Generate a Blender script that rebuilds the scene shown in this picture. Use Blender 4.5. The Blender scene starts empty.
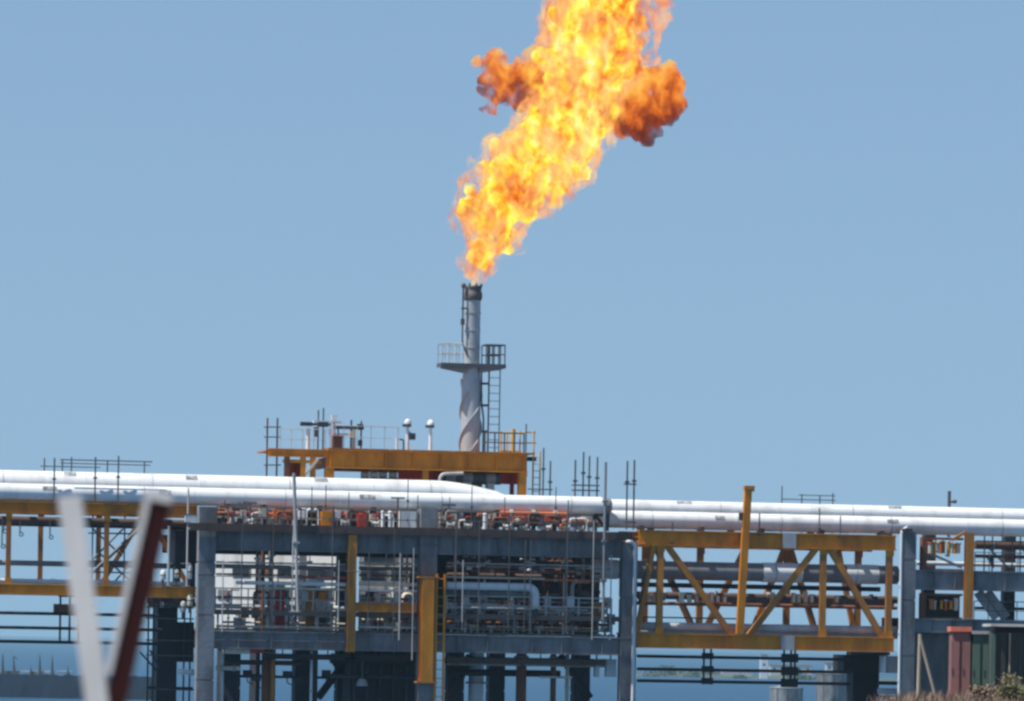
import bpy, math, random
from math import sin, cos, pi, radians
from mathutils import Vector, Matrix, noise as mnoise

sc = bpy.context.scene
col = sc.collection
rng = random.Random(11)

# ------------------------------------------------------------------ camera
ROLL = radians(1.0)          # the photograph is tilted a little
CAMZ = 15.0                  # the viewer stands on a coastal bluff
FOC = 175.8
K = 36.0 / 1024 / FOC        # tangent per pixel
HZ = 640.0                   # image row of the true horizon (image centre column)
cd = bpy.data.cameras.new('camera')
cam = bpy.data.objects.new('camera', cd)
col.objects.link(cam)
cd.lens = FOC
cd.sensor_width = 36
cd.sensor_fit = 'HORIZONTAL'
cd.shift_y = (HZ - 350.5) / 1024
cd.clip_start = 0.5
cd.clip_end = 60000
cd.dof.use_dof = True
cd.dof.focus_distance = 258
cd.dof.aperture_fstop = 4.6
cam.matrix_world = Matrix(((cos(ROLL), -sin(ROLL), 0, 0), (0, 0, -1, 0), (sin(ROLL), cos(ROLL), 0, CAMZ), (0, 0, 0, 1)))
sc.camera = cam

# ------------------------------------------------------------------ sky, sun, exposure
SUN_EL, SUN_AZ = 61.0, -111.0
w = bpy.data.worlds.new('World')
sc.world = w
w.use_nodes = True
nt = w.node_tree
nt.nodes.clear()
sky = nt.nodes.new('ShaderNodeTexSky')
sky.sky_type = 'NISHITA'
sky.sun_disc = False
sky.sun_elevation = radians(SUN_EL)
sky.sun_rotation = radians(SUN_AZ)
sky.altitude = 0
sky.air_density = 1.0
sky.dust_density = 0.0
sky.ozone_density = 5.0
bg = nt.nodes.new('ShaderNodeBackground')
bg.inputs['Strength'].default_value = 0.088
wo = nt.nodes.new('ShaderNodeOutputWorld')
# the hazy maritime sky is nearly even towards the horizon: read the sky model a little higher up there
wtc = nt.nodes.new('ShaderNodeTexCoord')
sep = nt.nodes.new('ShaderNodeSeparateXYZ')
nt.links.new(wtc.outputs['Generated'], sep.inputs[0])
ab_ = nt.nodes.new('ShaderNodeMath'); ab_.operation = 'ABSOLUTE'
nt.links.new(sep.outputs['Z'], ab_.inputs[0])
pw = nt.nodes.new('ShaderNodeMath'); pw.operation = 'POWER'; pw.inputs[1].default_value = 1.6
nt.links.new(ab_.outputs[0], pw.inputs[0])
ma = nt.nodes.new('ShaderNodeMath'); ma.operation = 'MULTIPLY_ADD'; ma.inputs[1].default_value = 0.88; ma.inputs[2].default_value = 0.12
nt.links.new(pw.outputs[0], ma.inputs[0])
cmb = nt.nodes.new('ShaderNodeCombineXYZ')
nt.links.new(sep.outputs['X'], cmb.inputs['X']); nt.links.new(sep.outputs['Y'], cmb.inputs['Y']); nt.links.new(ma.outputs[0], cmb.inputs['Z'])
nrmv = nt.nodes.new('ShaderNodeVectorMath'); nrmv.operation = 'NORMALIZE'
nt.links.new(cmb.outputs[0], nrmv.inputs[0])
nt.links.new(nrmv.outputs[0], sky.inputs['Vector'])
nt.links.new(sky.outputs[0], bg.inputs[0])
nt.links.new(bg.outputs[0], wo.inputs[0])
sd = bpy.data.lights.new('sun', 'SUN')
sd.energy = 5.0
sd.angle = radians(0.53)
sd.color = (1.0, 0.95, 0.87)
sun = bpy.data.objects.new('sun', sd)
col.objects.link(sun)
sdir = Vector((sin(radians(SUN_AZ)) * cos(radians(SUN_EL)), cos(radians(SUN_AZ)) * cos(radians(SUN_EL)), sin(radians(SUN_EL))))
sun.rotation_euler = (-sdir).to_track_quat('-Z', 'Y').to_euler()
sun.location = (0, 200, 80)
sc.view_settings.view_transform = 'Standard'
sc.view_settings.look = 'None'
sc.view_settings.exposure = 0.25
sc.view_settings.gamma = 1.0
sc.view_settings.use_curve_mapping = False
sc.cycles.filter_width = 2.7          # the lens is a little soft
sc.cycles.volume_max_steps = 512
sc.cycles.transparent_max_bounces = 24
sc.cycles.max_bounces = 6
sc.cycles.volume_bounces = 0
sc.cycles.sample_clamp_indirect = 4.0

# ------------------------------------------------------------------ frames of reference
YAW = radians(12.0)
ORG = Vector((0, 250, 0))
PLAT = (ORG, YAW)
WORLD = (Vector((0, 0, 0)), 0.0)

def ray(px, py):
    u, v = (px - 512) * K, (HZ - py) * K
    return Vector((u * cos(ROLL) - v * sin(ROLL), 1.0, u * sin(ROLL) + v * cos(ROLL)))

def q(px, py, d=0.0):
    """surveyed point on the plane d metres behind the platform's front, in the platform's own axes (along, behind, up)"""
    r = ray(px, py)
    t = (d + ORG.y * cos(YAW)) / (cos(YAW) - r.x * sin(YAW))
    x, y = t * r.x, t - ORG.y
    return Vector((x * cos(YAW) + y * sin(YAW), d, CAMZ + t * r.z))

def wq(px, py, Y):
    return Vector((0, 0, CAMZ)) + ray(px, py) * Y

def sx(px, d=0.0, py=570):
    return q(px, py, d).x

def zy(py, px=420, d=0.0):
    return q(px, py, d).z

# ------------------------------------------------------------------ materials
MAT = {}
def mat(name, c1, c2=None, scale=0.8, rough=0.6, metal=0.0, streak=True, thr=(0.42, 0.68), bump=0.15, var=0.12, spec=0.3):
    m = bpy.data.materials.new(name)
    m.use_nodes = True
    n = m.node_tree
    b = n.nodes['Principled BSDF']
    b.inputs['Roughness'].default_value = rough
    b.inputs['Metallic'].default_value = metal
    b.inputs['Specular IOR Level'].default_value = spec
    geo = n.nodes.new('ShaderNodeNewGeometry')
    mp = n.nodes.new('ShaderNodeMapping')
    mp.inputs['Scale'].default_value = (1, 1, 0.28 if streak else 1)
    n.links.new(geo.outputs['Position'], mp.inputs['Vector'])
    no = n.nodes.new('ShaderNodeTexNoise')
    no.inputs['Scale'].default_value = scale
    no.inputs['Detail'].default_value = 7
    no.inputs['Roughness'].default_value = 0.65
    n.links.new(mp.outputs[0], no.inputs['Vector'])
    rp = n.nodes.new('ShaderNodeValToRGB')
    rp.color_ramp.elements[0].position, rp.color_ramp.elements[1].position = thr
    c2 = c2 or tuple(x * 0.6 for x in c1)
    rp.color_ramp.elements[0].color = (*c1, 1)
    rp.color_ramp.elements[1].color = (*c2, 1)
    n.links.new(no.outputs['Fac'], rp.inputs[0])
    oi = n.nodes.new('ShaderNodeObjectInfo')
    mr = n.nodes.new('ShaderNodeMapRange')
    mr.inputs['To Min'].default_value = 1 - var
    mr.inputs['To Max'].default_value = 1 + var
    n.links.new(oi.outputs['Random'], mr.inputs['Value'])
    mx = n.nodes.new('ShaderNodeVectorMath')
    mx.operation = 'SCALE'
    n.links.new(rp.outputs[0], mx.inputs[0])
    n.links.new(mr.outputs[0], mx.inputs['Scale'])
    n.links.new(mx.outputs[0], b.inputs['Base Color'])
    if bump:
        bp = n.nodes.new('ShaderNodeBump')
        bp.inputs['Strength'].default_value = bump
        bp.inputs['Distance'].default_value = 0.03
        n2 = n.nodes.new('ShaderNodeTexNoise')
        n2.inputs['Scale'].default_value = scale * 5
        n2.inputs['Detail'].default_value = 4
        n.links.new(geo.outputs['Position'], n2.inputs['Vector'])
        n.links.new(n2.outputs['Fac'], bp.inputs['Height'])
        n.links.new(bp.outputs[0], b.inputs['Normal'])
    MAT[name] = m
    return m

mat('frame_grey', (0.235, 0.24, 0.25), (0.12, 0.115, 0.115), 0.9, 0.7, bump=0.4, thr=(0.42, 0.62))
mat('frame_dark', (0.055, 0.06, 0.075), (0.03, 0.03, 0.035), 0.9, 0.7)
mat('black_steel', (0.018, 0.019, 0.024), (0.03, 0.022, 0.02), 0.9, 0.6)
mat('ochre', (0.70, 0.26, 0.010), (0.40, 0.14, 0.016), 1.3, 0.5, thr=(0.42, 0.70))
mat('ochre_rust', (0.54, 0.215, 0.03), (0.26, 0.095, 0.035), 1.2, 0.6)
mat('yellow', (0.75, 0.48, 0.09), (0.55, 0.3, 0.05), 1.5, 0.5)
mat('white_clad', (0.80, 0.82, 0.81), (0.50, 0.49, 0.46), 0.8, 0.38, thr=(0.5, 0.8), bump=0.05, var=0.03, spec=0.4)
mat('white_paint', (0.74, 0.77, 0.77), (0.5, 0.5, 0.47), 1.4, 0.5, thr=(0.5, 0.8))
mat('cream', (0.66, 0.6, 0.48), (0.45, 0.38, 0.28), 1.4, 0.6)
mat('galv', (0.50, 0.50, 0.49), (0.33, 0.325, 0.32), 1.2, 0.5, 0.0)
mat('pipe_grey', (0.27, 0.275, 0.285), (0.17, 0.165, 0.16), 0.9, 0.5, 0.1)
mat('stack_grey', (0.44, 0.47, 0.49), (0.30, 0.31, 0.315), 1.0, 0.45, 0.15)
mat('tube_steel', (0.115, 0.12, 0.135), (0.10, 0.075, 0.06), 2.0, 0.5, 0.3)
mat('rust', (0.23, 0.085, 0.04), (0.10, 0.045, 0.03), 1.4, 0.8)
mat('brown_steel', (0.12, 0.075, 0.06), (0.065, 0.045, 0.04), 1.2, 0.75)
mat('red_primer', (0.58, 0.05, 0.028), (0.32, 0.035, 0.022), 1.5, 0.6)
mat('orange_red', (0.62, 0.16, 0.04), (0.4, 0.09, 0.03), 1.5, 0.6)
mat('grating', (0.20, 0.155, 0.125), (0.115, 0.09, 0.08), 1.2, 0.8)
mat('glass_dark', (0.02, 0.03, 0.045), (0.03, 0.04, 0.05), 0.5, 0.12, bump=0, spec=0.5)
mat('burnt', (0.20, 0.18, 0.17), (0.10, 0.085, 0.08), 2.0, 0.7, 0.3)
mat('cable_black', (0.02, 0.022, 0.03), (0.03, 0.03, 0.035), 1.0, 0.5, bump=0)
mat('marking', (0.16, 0.165, 0.17), (0.62, 0.62, 0.60), 5.0, 0.6, bump=0)
mat('post_white', (0.80, 0.82, 0.80), (0.70, 0.72, 0.70), 12.0, 0.45, bump=0.05, var=0)
mat('post_maroon', (0.04, 0.006, 0.006), (0.028, 0.006, 0.006), 8.0, 0.5, bump=0.05, var=0)
mat('pink_red', (0.30, 0.14, 0.125), (0.21, 0.11, 0.10), 2.0, 0.7)
mat('coral', (0.70, 0.20, 0.12), (0.5, 0.15, 0.1), 2.0, 0.6)
mat('green_paint', (0.10, 0.17, 0.13), (0.075, 0.115, 0.095), 1.5, 0.6)
mat('dark_green', (0.055, 0.07, 0.065), (0.04, 0.045, 0.045), 1.5, 0.6)
mat('weathered_wood', (0.42, 0.36, 0.27), (0.3, 0.25, 0.19), 5.0, 0.85)
mat('soil', (0.21, 0.15, 0.115), (0.13, 0.10, 0.08), 0.6, 0.95, streak=False, bump=0.6)
mat('dry_brush', (0.24, 0.165, 0.12), (0.15, 0.11, 0.075), 3.0, 0.9, streak=False, bump=0)
mat('panel_warm', (0.17, 0.155, 0.145), (0.10, 0.09, 0.085), 0.9, 0.8)
mat('leaf_dull', (0.10, 0.11, 0.05), (0.15, 0.12, 0.06), 3.0, 0.8, streak=False, bump=0)
mat('rock', (0.008, 0.014, 0.028), (0.005, 0.008, 0.016), 0.15, 0.95, streak=False, bump=0.3, spec=0.0)
mat('far_land', (0.06, 0.075, 0.045), (0.12, 0.11, 0.085), 0.02, 0.95, streak=False, bump=0)
mat('far_leaf', (0.045, 0.07, 0.03), (0.08, 0.09, 0.05), 0.3, 0.9, streak=False, bump=0)
mat('bark', (0.12, 0.09, 0.07), None, 2.0, 0.9)
mat('far_wall', (0.55, 0.55, 0.52), (0.42, 0.42, 0.41), 0.15, 0.8, bump=0)
mat('sail_dark', (0.05, 0.06, 0.06), (0.035, 0.04, 0.045), 0.5, 0.8, bump=0)

def sea_material():
    m = bpy.data.materials.new('sea_water')
    m.use_nodes = True
    n = m.node_tree
    b = n.nodes['Principled BSDF']
    b.inputs['Base Color'].default_value = (0.018, 0.07, 0.135, 1)
    b.inputs['Roughness'].default_value = 0.45
    b.inputs['Specular IOR Level'].default_value = 0.12
    geo = n.nodes.new('ShaderNodeNewGeometry')
    mp = n.nodes.new('ShaderNodeMapping')
    mp.inputs['Scale'].default_value = (0.05, 0.12, 0.1)
    no = n.nodes.new('ShaderNodeTexNoise')
    no.inputs['Scale'].default_value = 2.0
    no.inputs['Detail'].default_value = 6
    bp = n.nodes.new('ShaderNodeBump')
    bp.inputs['Strength'].default_value = 0.8
    bp.inputs['Distance'].default_value = 0.6
    n.links.new(geo.outputs['Position'], mp.inputs['Vector'])
    n.links.new(mp.outputs[0], no.inputs['Vector'])
    n.links.new(no.outputs['Fac'], bp.inputs['Height'])
    n.links.new(bp.outputs[0], b.inputs['Normal'])
    return m

# ------------------------------------------------------------------ mesh builder
def V(p):
    return p if isinstance(p, Vector) else Vector(p)

class MB:
    def __init__(self):
        self.v, self.f, self.s = [], [], []
    def add(self, vs, fs, smooth=False):
        o = len(self.v)
        self.v += [V(p) for p in vs]
        self.f += [tuple(i + o for i in f) for f in fs]
        self.s += [smooth] * len(fs)
        return self
    def box(self, x0, x1, y0, y1, z0, z1):
        vs = [(x, y, z) for z in (z0, z1) for y in (y0, y1) for x in (x0, x1)]
        return self.add(vs, [(0, 2, 3, 1), (4, 5, 7, 6), (0, 1, 5, 4), (2, 6, 7, 3), (0, 4, 6, 2), (1, 3, 7, 5)])
    def frame(self, p, r, up=None):
        a = (r - p).normalized()
        up = V(up) if up else (Vector((0, 0, 1)) if abs(a.z) < 0.95 else Vector((0, 1, 0)))
        x = a.cross(up).normalized()
        return a, x, x.cross(a).normalized()
    def prism(self, p, r, prof, up=None):
        p, r = V(p), V(r)
        a, x, y = self.frame(p, r, up)
        n = len(prof)
        vs = [p + x * u + y * v for u, v in prof] + [r + x * u + y * v for u, v in prof]
        fs = [(i, (i + 1) % n, n + (i + 1) % n, n + i) for i in range(n)]
        return self.add(vs, fs + [tuple(range(n - 1, -1, -1)), tuple(range(n, 2 * n))])
    def bar(self, p, r, w_, h_, up=None):
        w_, h_ = w_ / 2, h_ / 2
        return self.prism(p, r, [(-w_, -h_), (w_, -h_), (w_, h_), (-w_, h_)], up)
    def ibeam(self, p, r, w_, h_, t=0.05, tw=0.03, up=None):
        W, H, T = w_ / 2, h_ / 2, tw / 2
        pr = [(-W, -H), (W, -H), (W, -H + t), (T, -H + t), (T, H - t), (W, H - t), (W, H), (-W, H), (-W, H - t), (-T, H - t), (-T, -H + t), (-W, -H + t)]
        return self.prism(p, r, pr, up)
    def tube(self, p, r, rad, n=10, rad2=None, caps=True):
        p, r = V(p), V(r)
        rad2 = rad if rad2 is None else rad2
        a, x, y = self.frame(p, r)
        c = [(cos(2 * pi * i / n), sin(2 * pi * i / n)) for i in range(n)]
        A = [p + x * u * rad + y * v * rad for u, v in c]
        B = [r + x * u * rad2 + y * v * rad2 for u, v in c]
        self.add(A + B, [(i, (i + 1) % n, n + (i + 1) % n, n + i) for i in range(n)], True)
        if caps:
            self.add(A, [tuple(range(n - 1, -1, -1))])
            self.add(B, [tuple(range(n))])
        return self
    def path(self, pts, rad, n=10, bend=None, seg=5):
        pts = [V(p) for p in pts]
        bend = bend if bend is not None else rad * 3
        out = [pts[0]]
        for i in range(1, len(pts) - 1):
            p, a, b = pts[i], pts[i - 1], pts[i + 1]
            l = min(bend, (a - p).length * 0.49, (b - p).length * 0.49)
            p0, p1 = p + (a - p).normalized() * l, p + (b - p).normalized() * l
            for k in range(seg + 1):
                t = k / seg
                out.append(p0 * (1 - t) ** 2 + p * 2 * t * (1 - t) + p1 * t * t)
        out.append(pts[-1])
        rings = []
        a, x, y = self.frame(out[0], out[1])
        for i, p in enumerate(out):
            t = (out[min(i + 1, len(out) - 1)] - out[max(i - 1, 0)]).normalized()
            x = (x - t * x.dot(t)).normalized()
            y = x.cross(t).normalized()
            rings.append([p + x * cos(2 * pi * k / n) * rad + y * sin(2 * pi * k / n) * rad for k in range(n)])
        vs = [v for g in rings for v in g]
        fs = [(j * n + k, j * n + (k + 1) % n, (j + 1) * n + (k + 1) % n, (j + 1) * n + k) for j in range(len(out) - 1) for k in range(n)]
        self.add(vs, fs, True)
        self.add(rings[0], [tuple(range(n - 1, -1, -1))])
        self.add(rings[-1], [tuple(range(n))])
        return self
    def lathe(self, c, prof, n=16, smooth=True):
        c = V(c)
        vs = [c + Vector((r * cos(2 * pi * k / n), r * sin(2 * pi * k / n), z)) for r, z in prof for k in range(n)]
        fs = [(j * n + k, j * n + (k + 1) % n, (j + 1) * n + (k + 1) % n, (j + 1) * n + k) for j in range(len(prof) - 1) for k in range(n)]
        self.add(vs, fs, smooth)
        self.add(vs[:n], [tuple(range(n - 1, -1, -1))])
        self.add(vs[-n:], [tuple(range(n))])
        return self
    def ring(self, c, R, r, axis=(0, 1, 0), n=14, m=5):
        c, ax = V(c), V(axis).normalized()
        x = ax.orthogonal().normalized()
        y = ax.cross(x)
        vs = []
        for i in range(n):
            a = 2 * pi * i / n
            e = x * cos(a) + y * sin(a)
            vs += [c + e * (R + r * cos(2 * pi * j / m)) + ax * r * sin(2 * pi * j / m) for j in range(m)]
        fs = [(i * m + j, ((i + 1) % n) * m + j, ((i + 1) % n) * m + (j + 1) % m, i * m + (j + 1) % m) for i in range(n) for j in range(m)]
        return self.add(vs, fs, True)
    def mesh(self, name, base, material):
        me = bpy.data.meshes.new(name)
        b = V(base)
        me.from_pydata([tuple(p - b) for p in self.v], [], self.f)
        me.polygons.foreach_set('use_smooth', self.s)
        me.materials.append(MAT[material] if isinstance(material, str) else material)
        me.update()
        return me

INFO = {}
def tag(o, label=None, cat=None, group=None, kind=None):
    if label: o['label'] = label
    if cat: o['category'] = cat
    if group: o['group'] = group
    if kind: o['kind'] = kind
    return o

def put(o, base, fr):
    b = V(base)
    org, yaw = fr
    o.location = org + Vector((b.x * cos(yaw) - b.y * sin(yaw), b.x * sin(yaw) + b.y * cos(yaw), b.z))
    o.rotation_euler = (0, 0, yaw)
    INFO[o.name] = (b, fr)

def thing(name, label, cat, base, group=None, fr=PLAT):
    o = bpy.data.objects.new(name, None)
    col.objects.link(o)
    o.empty_display_size = 0.2
    put(o, base, fr)
    return tag(o, label, cat, group)

def part(parent, name, mb, material, label=None, kind=None):
    b, fr = INFO[parent.name]
    o = bpy.data.objects.new(name, mb.mesh(name, b, material))
    col.objects.link(o)
    o.parent = parent
    INFO[o.name] = (b, fr)
    return tag(o, label, None, None, kind)

def solo(name, mb, material, label, cat, group=None, fr=PLAT, kind=None):
    lo = Vector([min(p[i] for p in mb.v) for i in range(3)])
    hi = Vector([max(p[i] for p in mb.v) for i in range(3)])
    base = Vector(((lo.x + hi.x) / 2, (lo.y + hi.y) / 2, lo.z))
    o = bpy.data.objects.new(name, mb.mesh(name, base, material))
    col.objects.link(o)
    put(o, base, fr)
    return tag(o, label, cat, group, kind)

def copy_tree(o, parent=None):
    c = o.copy()
    col.objects.link(c)
    if parent: c.parent = parent
    if o.name in INFO: INFO[c.name] = INFO[o.name]
    for ch in o.children: copy_tree(ch, c)
    return c

def place(proto, used, base, fr=PLAT, label=None, group=None, extra=0.0):
    o = copy_tree(proto) if used else proto
    put(o, base, fr)
    o.rotation_euler = (0, 0, fr[1] + extra)
    if label: o['label'] = label
    if group: o['group'] = group
    return o

# ------------------------------------------------------------------ the setting: sea, bluff, far shores, air
mb = MB()
rs = [150, 400, 900, 2000, 4500, 9000, 16000]
N = 48
mb.add([(r * cos(2 * pi * k / N), 300 + r * sin(2 * pi * k / N), 0) for r in rs for k in range(N)],
       [(j * N + k, (j + 1) * N + k, (j + 1) * N + (k + 1) % N, j * N + (k + 1) % N) for j in range(len(rs) - 1) for k in range(N)] + [tuple(range(N))])
o = solo('sea', mb, sea_material(), None, None, fr=WORLD, kind='structure')

def bluff_h(x, y):
    """the viewer's bluff: a level top that runs on along the right hand side, dropping to the sea elsewhere"""
    edge = 0.0755 * y + 0.15 * sin(y * 0.31) if y > 60 else -40 + (y + 60) * 0.37
    drop = max(0.0, edge - x)
    far = max(0.0, y - 178)
    z = 13.22 + 0.10 * mnoise.noise(Vector((x * 0.15, y * 0.15, 0))) + 0.05 * mnoise.noise(Vector((x * 0.7, y * 0.7, 3)))
    return max(-2.0, z - drop * 1.6 - far * 0.9)
mb = MB()
xs = [-60 + i * 1.5 for i in range(107)]
ys = [-30 + i * 2.0 for i in range(116)]
mb.add([(x, y, bluff_h(x, y)) for y in ys for x in xs],
       [(j * len(xs) + i, j * len(xs) + i + 1, (j + 1) * len(xs) + i + 1, (j + 1) * len(xs) + i) for j in range(len(ys) - 1) for i in range(len(xs) - 1)], True)
solo('bluff', mb, 'soil', None, None, fr=WORLD, kind='structure')

# far low land across the water
def land(name, pts, material):
    """pts: (px, py_top, Y) ridge points; a mound with a front and a back slope"""
    m = MB()
    n = len(pts)
    rows = []
    for px, py, Y in pts:
        c = wq(px, py, Y)
        rows.append([Vector((c.x, Y - 70, -1)), Vector((c.x, Y - 45, max(0.6, c.z * 0.45))), Vector((c.x, Y - 12, max(0.8, c.z * 0.92))), Vector((c.x, Y + 20, max(0.8, c.z))), Vector((c.x, Y + 120, -1))])
    m.add([p for r in rows for p in r], [(i * 5 + j, (i + 1) * 5 + j, (i + 1) * 5 + j + 1, i * 5 + j + 1) for i in range(n - 1) for j in range(4)], True)
    return solo(name, m, material, None, None, fr=WORLD, kind='structure')
pts = []
for i in range(60):
    px = 632 + i * 6
    hgt = 682 + (px - 690) * .017 - 9 * math.exp(-((px - 690) / 45) ** 2) - 9 * math.exp(-((px - 800) / 75) ** 2) + 2.5 * mnoise.noise(Vector((px * 0.08, 2, 0)))
    pts.append((px, hgt, 2250))
land('far_shore', pts, 'far_land')

def far_building(px0, px1, pt, pb, Y, dep, label, cat, material='far_wall', windows=2, roof=None):
    a, b = wq(px0, pb, Y), wq(px1, pt, Y)
    base = Vector(((a.x + b.x) / 2, Y, 0))
    t = thing('shore_building', label, cat, base, 'buildings on the far shore', WORLD)
    m = MB().box(a.x, b.x, Y, Y + dep, 0, b.z)
    part(t, 'wall', m, material)
    m = MB().box(a.x - 0.25, b.x + 0.25, Y - 0.25, Y + dep + 0.25, b.z, b.z + 0.45)
    part(t, 'roof', m, roof or 'pipe_grey')
    wdt = b.x - a.x
    for k in range(windows):
        for r in range(2):
            x = a.x + wdt * (k + 0.5) / windows
            z = b.z - 1.5 - r * 2.6
            if z > 4:
                wd = part(t, 'window', MB().box(x - 0.5, x + 0.5, Y - 0.06, Y + 0.1, z - 0.6, z + 0.5), 'glass_dark')
    return t
far_building(760, 768, 655, 690, 2180, 8, 'narrow bright white tower block on far shore beneath truss bridge', 'building', 'white_paint', 1)
far_building(770, 812, 666, 690, 2240, 14, 'long pale low shed on far shore beneath truss bridge', 'building', 'far_wall', 5)
far_building(722, 752, 670, 690, 2230, 14, 'low blue-grey shed on far shore left of white tower block', 'building', 'galv', 3)
far_building(826, 838, 664, 692, 2160, 10, 'small pale house on far shore behind the storage tanks', 'building', 'far_wall', 2, 'rust')
for px0, px1, pt, Y, lab in ((816, 849, 672, 1090, 'broad blue-grey storage tank across the water beside the black bridge leg'), (770, 803, 686, 1060, 'low blue-grey storage tank across the water under the truss bridge')):
    x0, x1 = wq(px0, 690, Y).x, wq(px1, 690, Y).x
    zt = wq(px0, pt, Y).z
    r_ = (x1 - x0) / 2
    t = thing('storage_tank', lab, 'tank', (x0 + r_, Y, -.5), 'storage tanks across the water', WORLD)
    part(t, 'shell', MB().lathe((x0 + r_, Y, -1), [(r_, 0), (r_, zt + .6)], 40), 'frame_grey')
    part(t, 'roof', MB().lathe((x0 + r_, Y, zt - .4), [(r_ + .1, 0), (r_ + .1, .15), (r_ * .5, .5), (.3, .7)], 40), 'frame_grey')
    for k in range(5):
        an = pi + pi * (k + .5) / 5
        part(t, 'rib', MB().box(x0 + r_ + cos(an) * r_ - .06, x0 + r_ + cos(an) * r_ + .06, Y + sin(an) * r_ - .12, Y + sin(an) * r_ - .01, -1, zt - .5), 'frame_dark')
    part(t, 'stair', MB().bar((x0 + r_ * .5, Y - r_ - .3, 0), (x0 + r_ * 1.5, Y - r_ - .3, zt - .5), .3, .3), 'tube_steel')

def leaf_crown(m, c, rx, rz, n, size, seed):
    g = random.Random(seed)
    lumps = [(Vector((g.uniform(-.55, .55) * rx, g.uniform(-.5, .5) * rx, g.uniform(-.4, .55) * rz)), g.uniform(.4, .65)) for _ in range(7)]
    for _ in range(n):
        l, s = g.choice(lumps)
        d = Vector((g.gauss(0, 1), g.gauss(0, 1), g.gauss(0, 1))).normalized() * (g.random() ** 0.4)
        p = c + l + Vector((d.x * rx * s, d.y * rx * s, d.z * rz * s))
        a = Vector((g.gauss(0, 1), g.gauss(0, 1), g.gauss(0, 1))).normalized()
        b = a.orthogonal().normalized()
        sz = size * g.uniform(.6, 1.3)
        m.add([p - a * sz, p + b * sz * .6, p + a * sz, p - b * sz * .6], [(0, 1, 2, 3)])
k = 0
for px, pt, hgt, Y, lab in [(652, 668, 11, 2190, 'broad dull green tree on far shore beside concrete column'), (668, 666, 12, 2210, 'tall rounded green tree on far shore under bridge hangers'),
                            (686, 669, 11, 2195, 'low spreading green tree on far shore between tall tree and shed'), (704, 667, 12, 2220, 'leafy green tree on far shore directly under paired hangers'),
                            (800, 670, 11, 2150, 'dark green tree standing before long pale shed on far shore'), (742, 673, 9, 2160, 'small dark tree before low blue-grey shed on far shore')]:
    c = wq(px, pt, Y)
    t = thing('shore_tree', lab, 'tree', (c.x, Y, 0.5), 'trees on the far shore', WORLD)
    m = MB().tube((c.x, Y, 0), (c.x + .3, Y, c.z - hgt * .5), 0.35, 6, 0.2)
    for a in range(4):
        m.tube((c.x + .2, Y, c.z - hgt * .7), (c.x + 1.6 * cos(a * 1.6), Y + 1.6 * sin(a * 1.6), c.z - hgt * .35), .15, 5, .06)
    part(t, 'trunk', m, 'bark')
    m = MB()
    leaf_crown(m, Vector((c.x, Y, c.z - hgt * .42)), hgt * .65, hgt * .45, 600, .7, 50 + k)
    part(t, 'crown', m, 'far_leaf')
    k += 1

# breakwater with the moored boats behind it (left)
a, b = wq(-40, 673, 1136), wq(150, 677, 1136)
m = MB()
nx = 90
rows = []
for i in range(nx):
    x = a.x + (b.x - a.x) * i / (nx - 1)
    zt = 15 - (43.0 * K * 1136) + 0.25 * mnoise.noise(Vector((x * .6, 0, 0)))
    rows.append([(x, 1136 - 5 + .5 * mnoise.noise(Vector((x * .5, 7, 0))), -1), (x, 1136 - 2.6 + .6 * mnoise.noise(Vector((x * .6, 3, 0))), zt * .5), (x, 1136, zt), (x, 1140, zt), (x, 1145, -1)])
m.add([p for r in rows for p in r], [(i * 5 + j, (i + 1) * 5 + j, (i + 1) * 5 + j + 1, i * 5 + j + 1) for i in range(nx - 1) for j in range(4)])
solo('breakwater', m, 'rock', 'long low dark rock breakwater across the water behind the V-shaped post', 'breakwater', fr=WORLD)
k = 0
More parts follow.
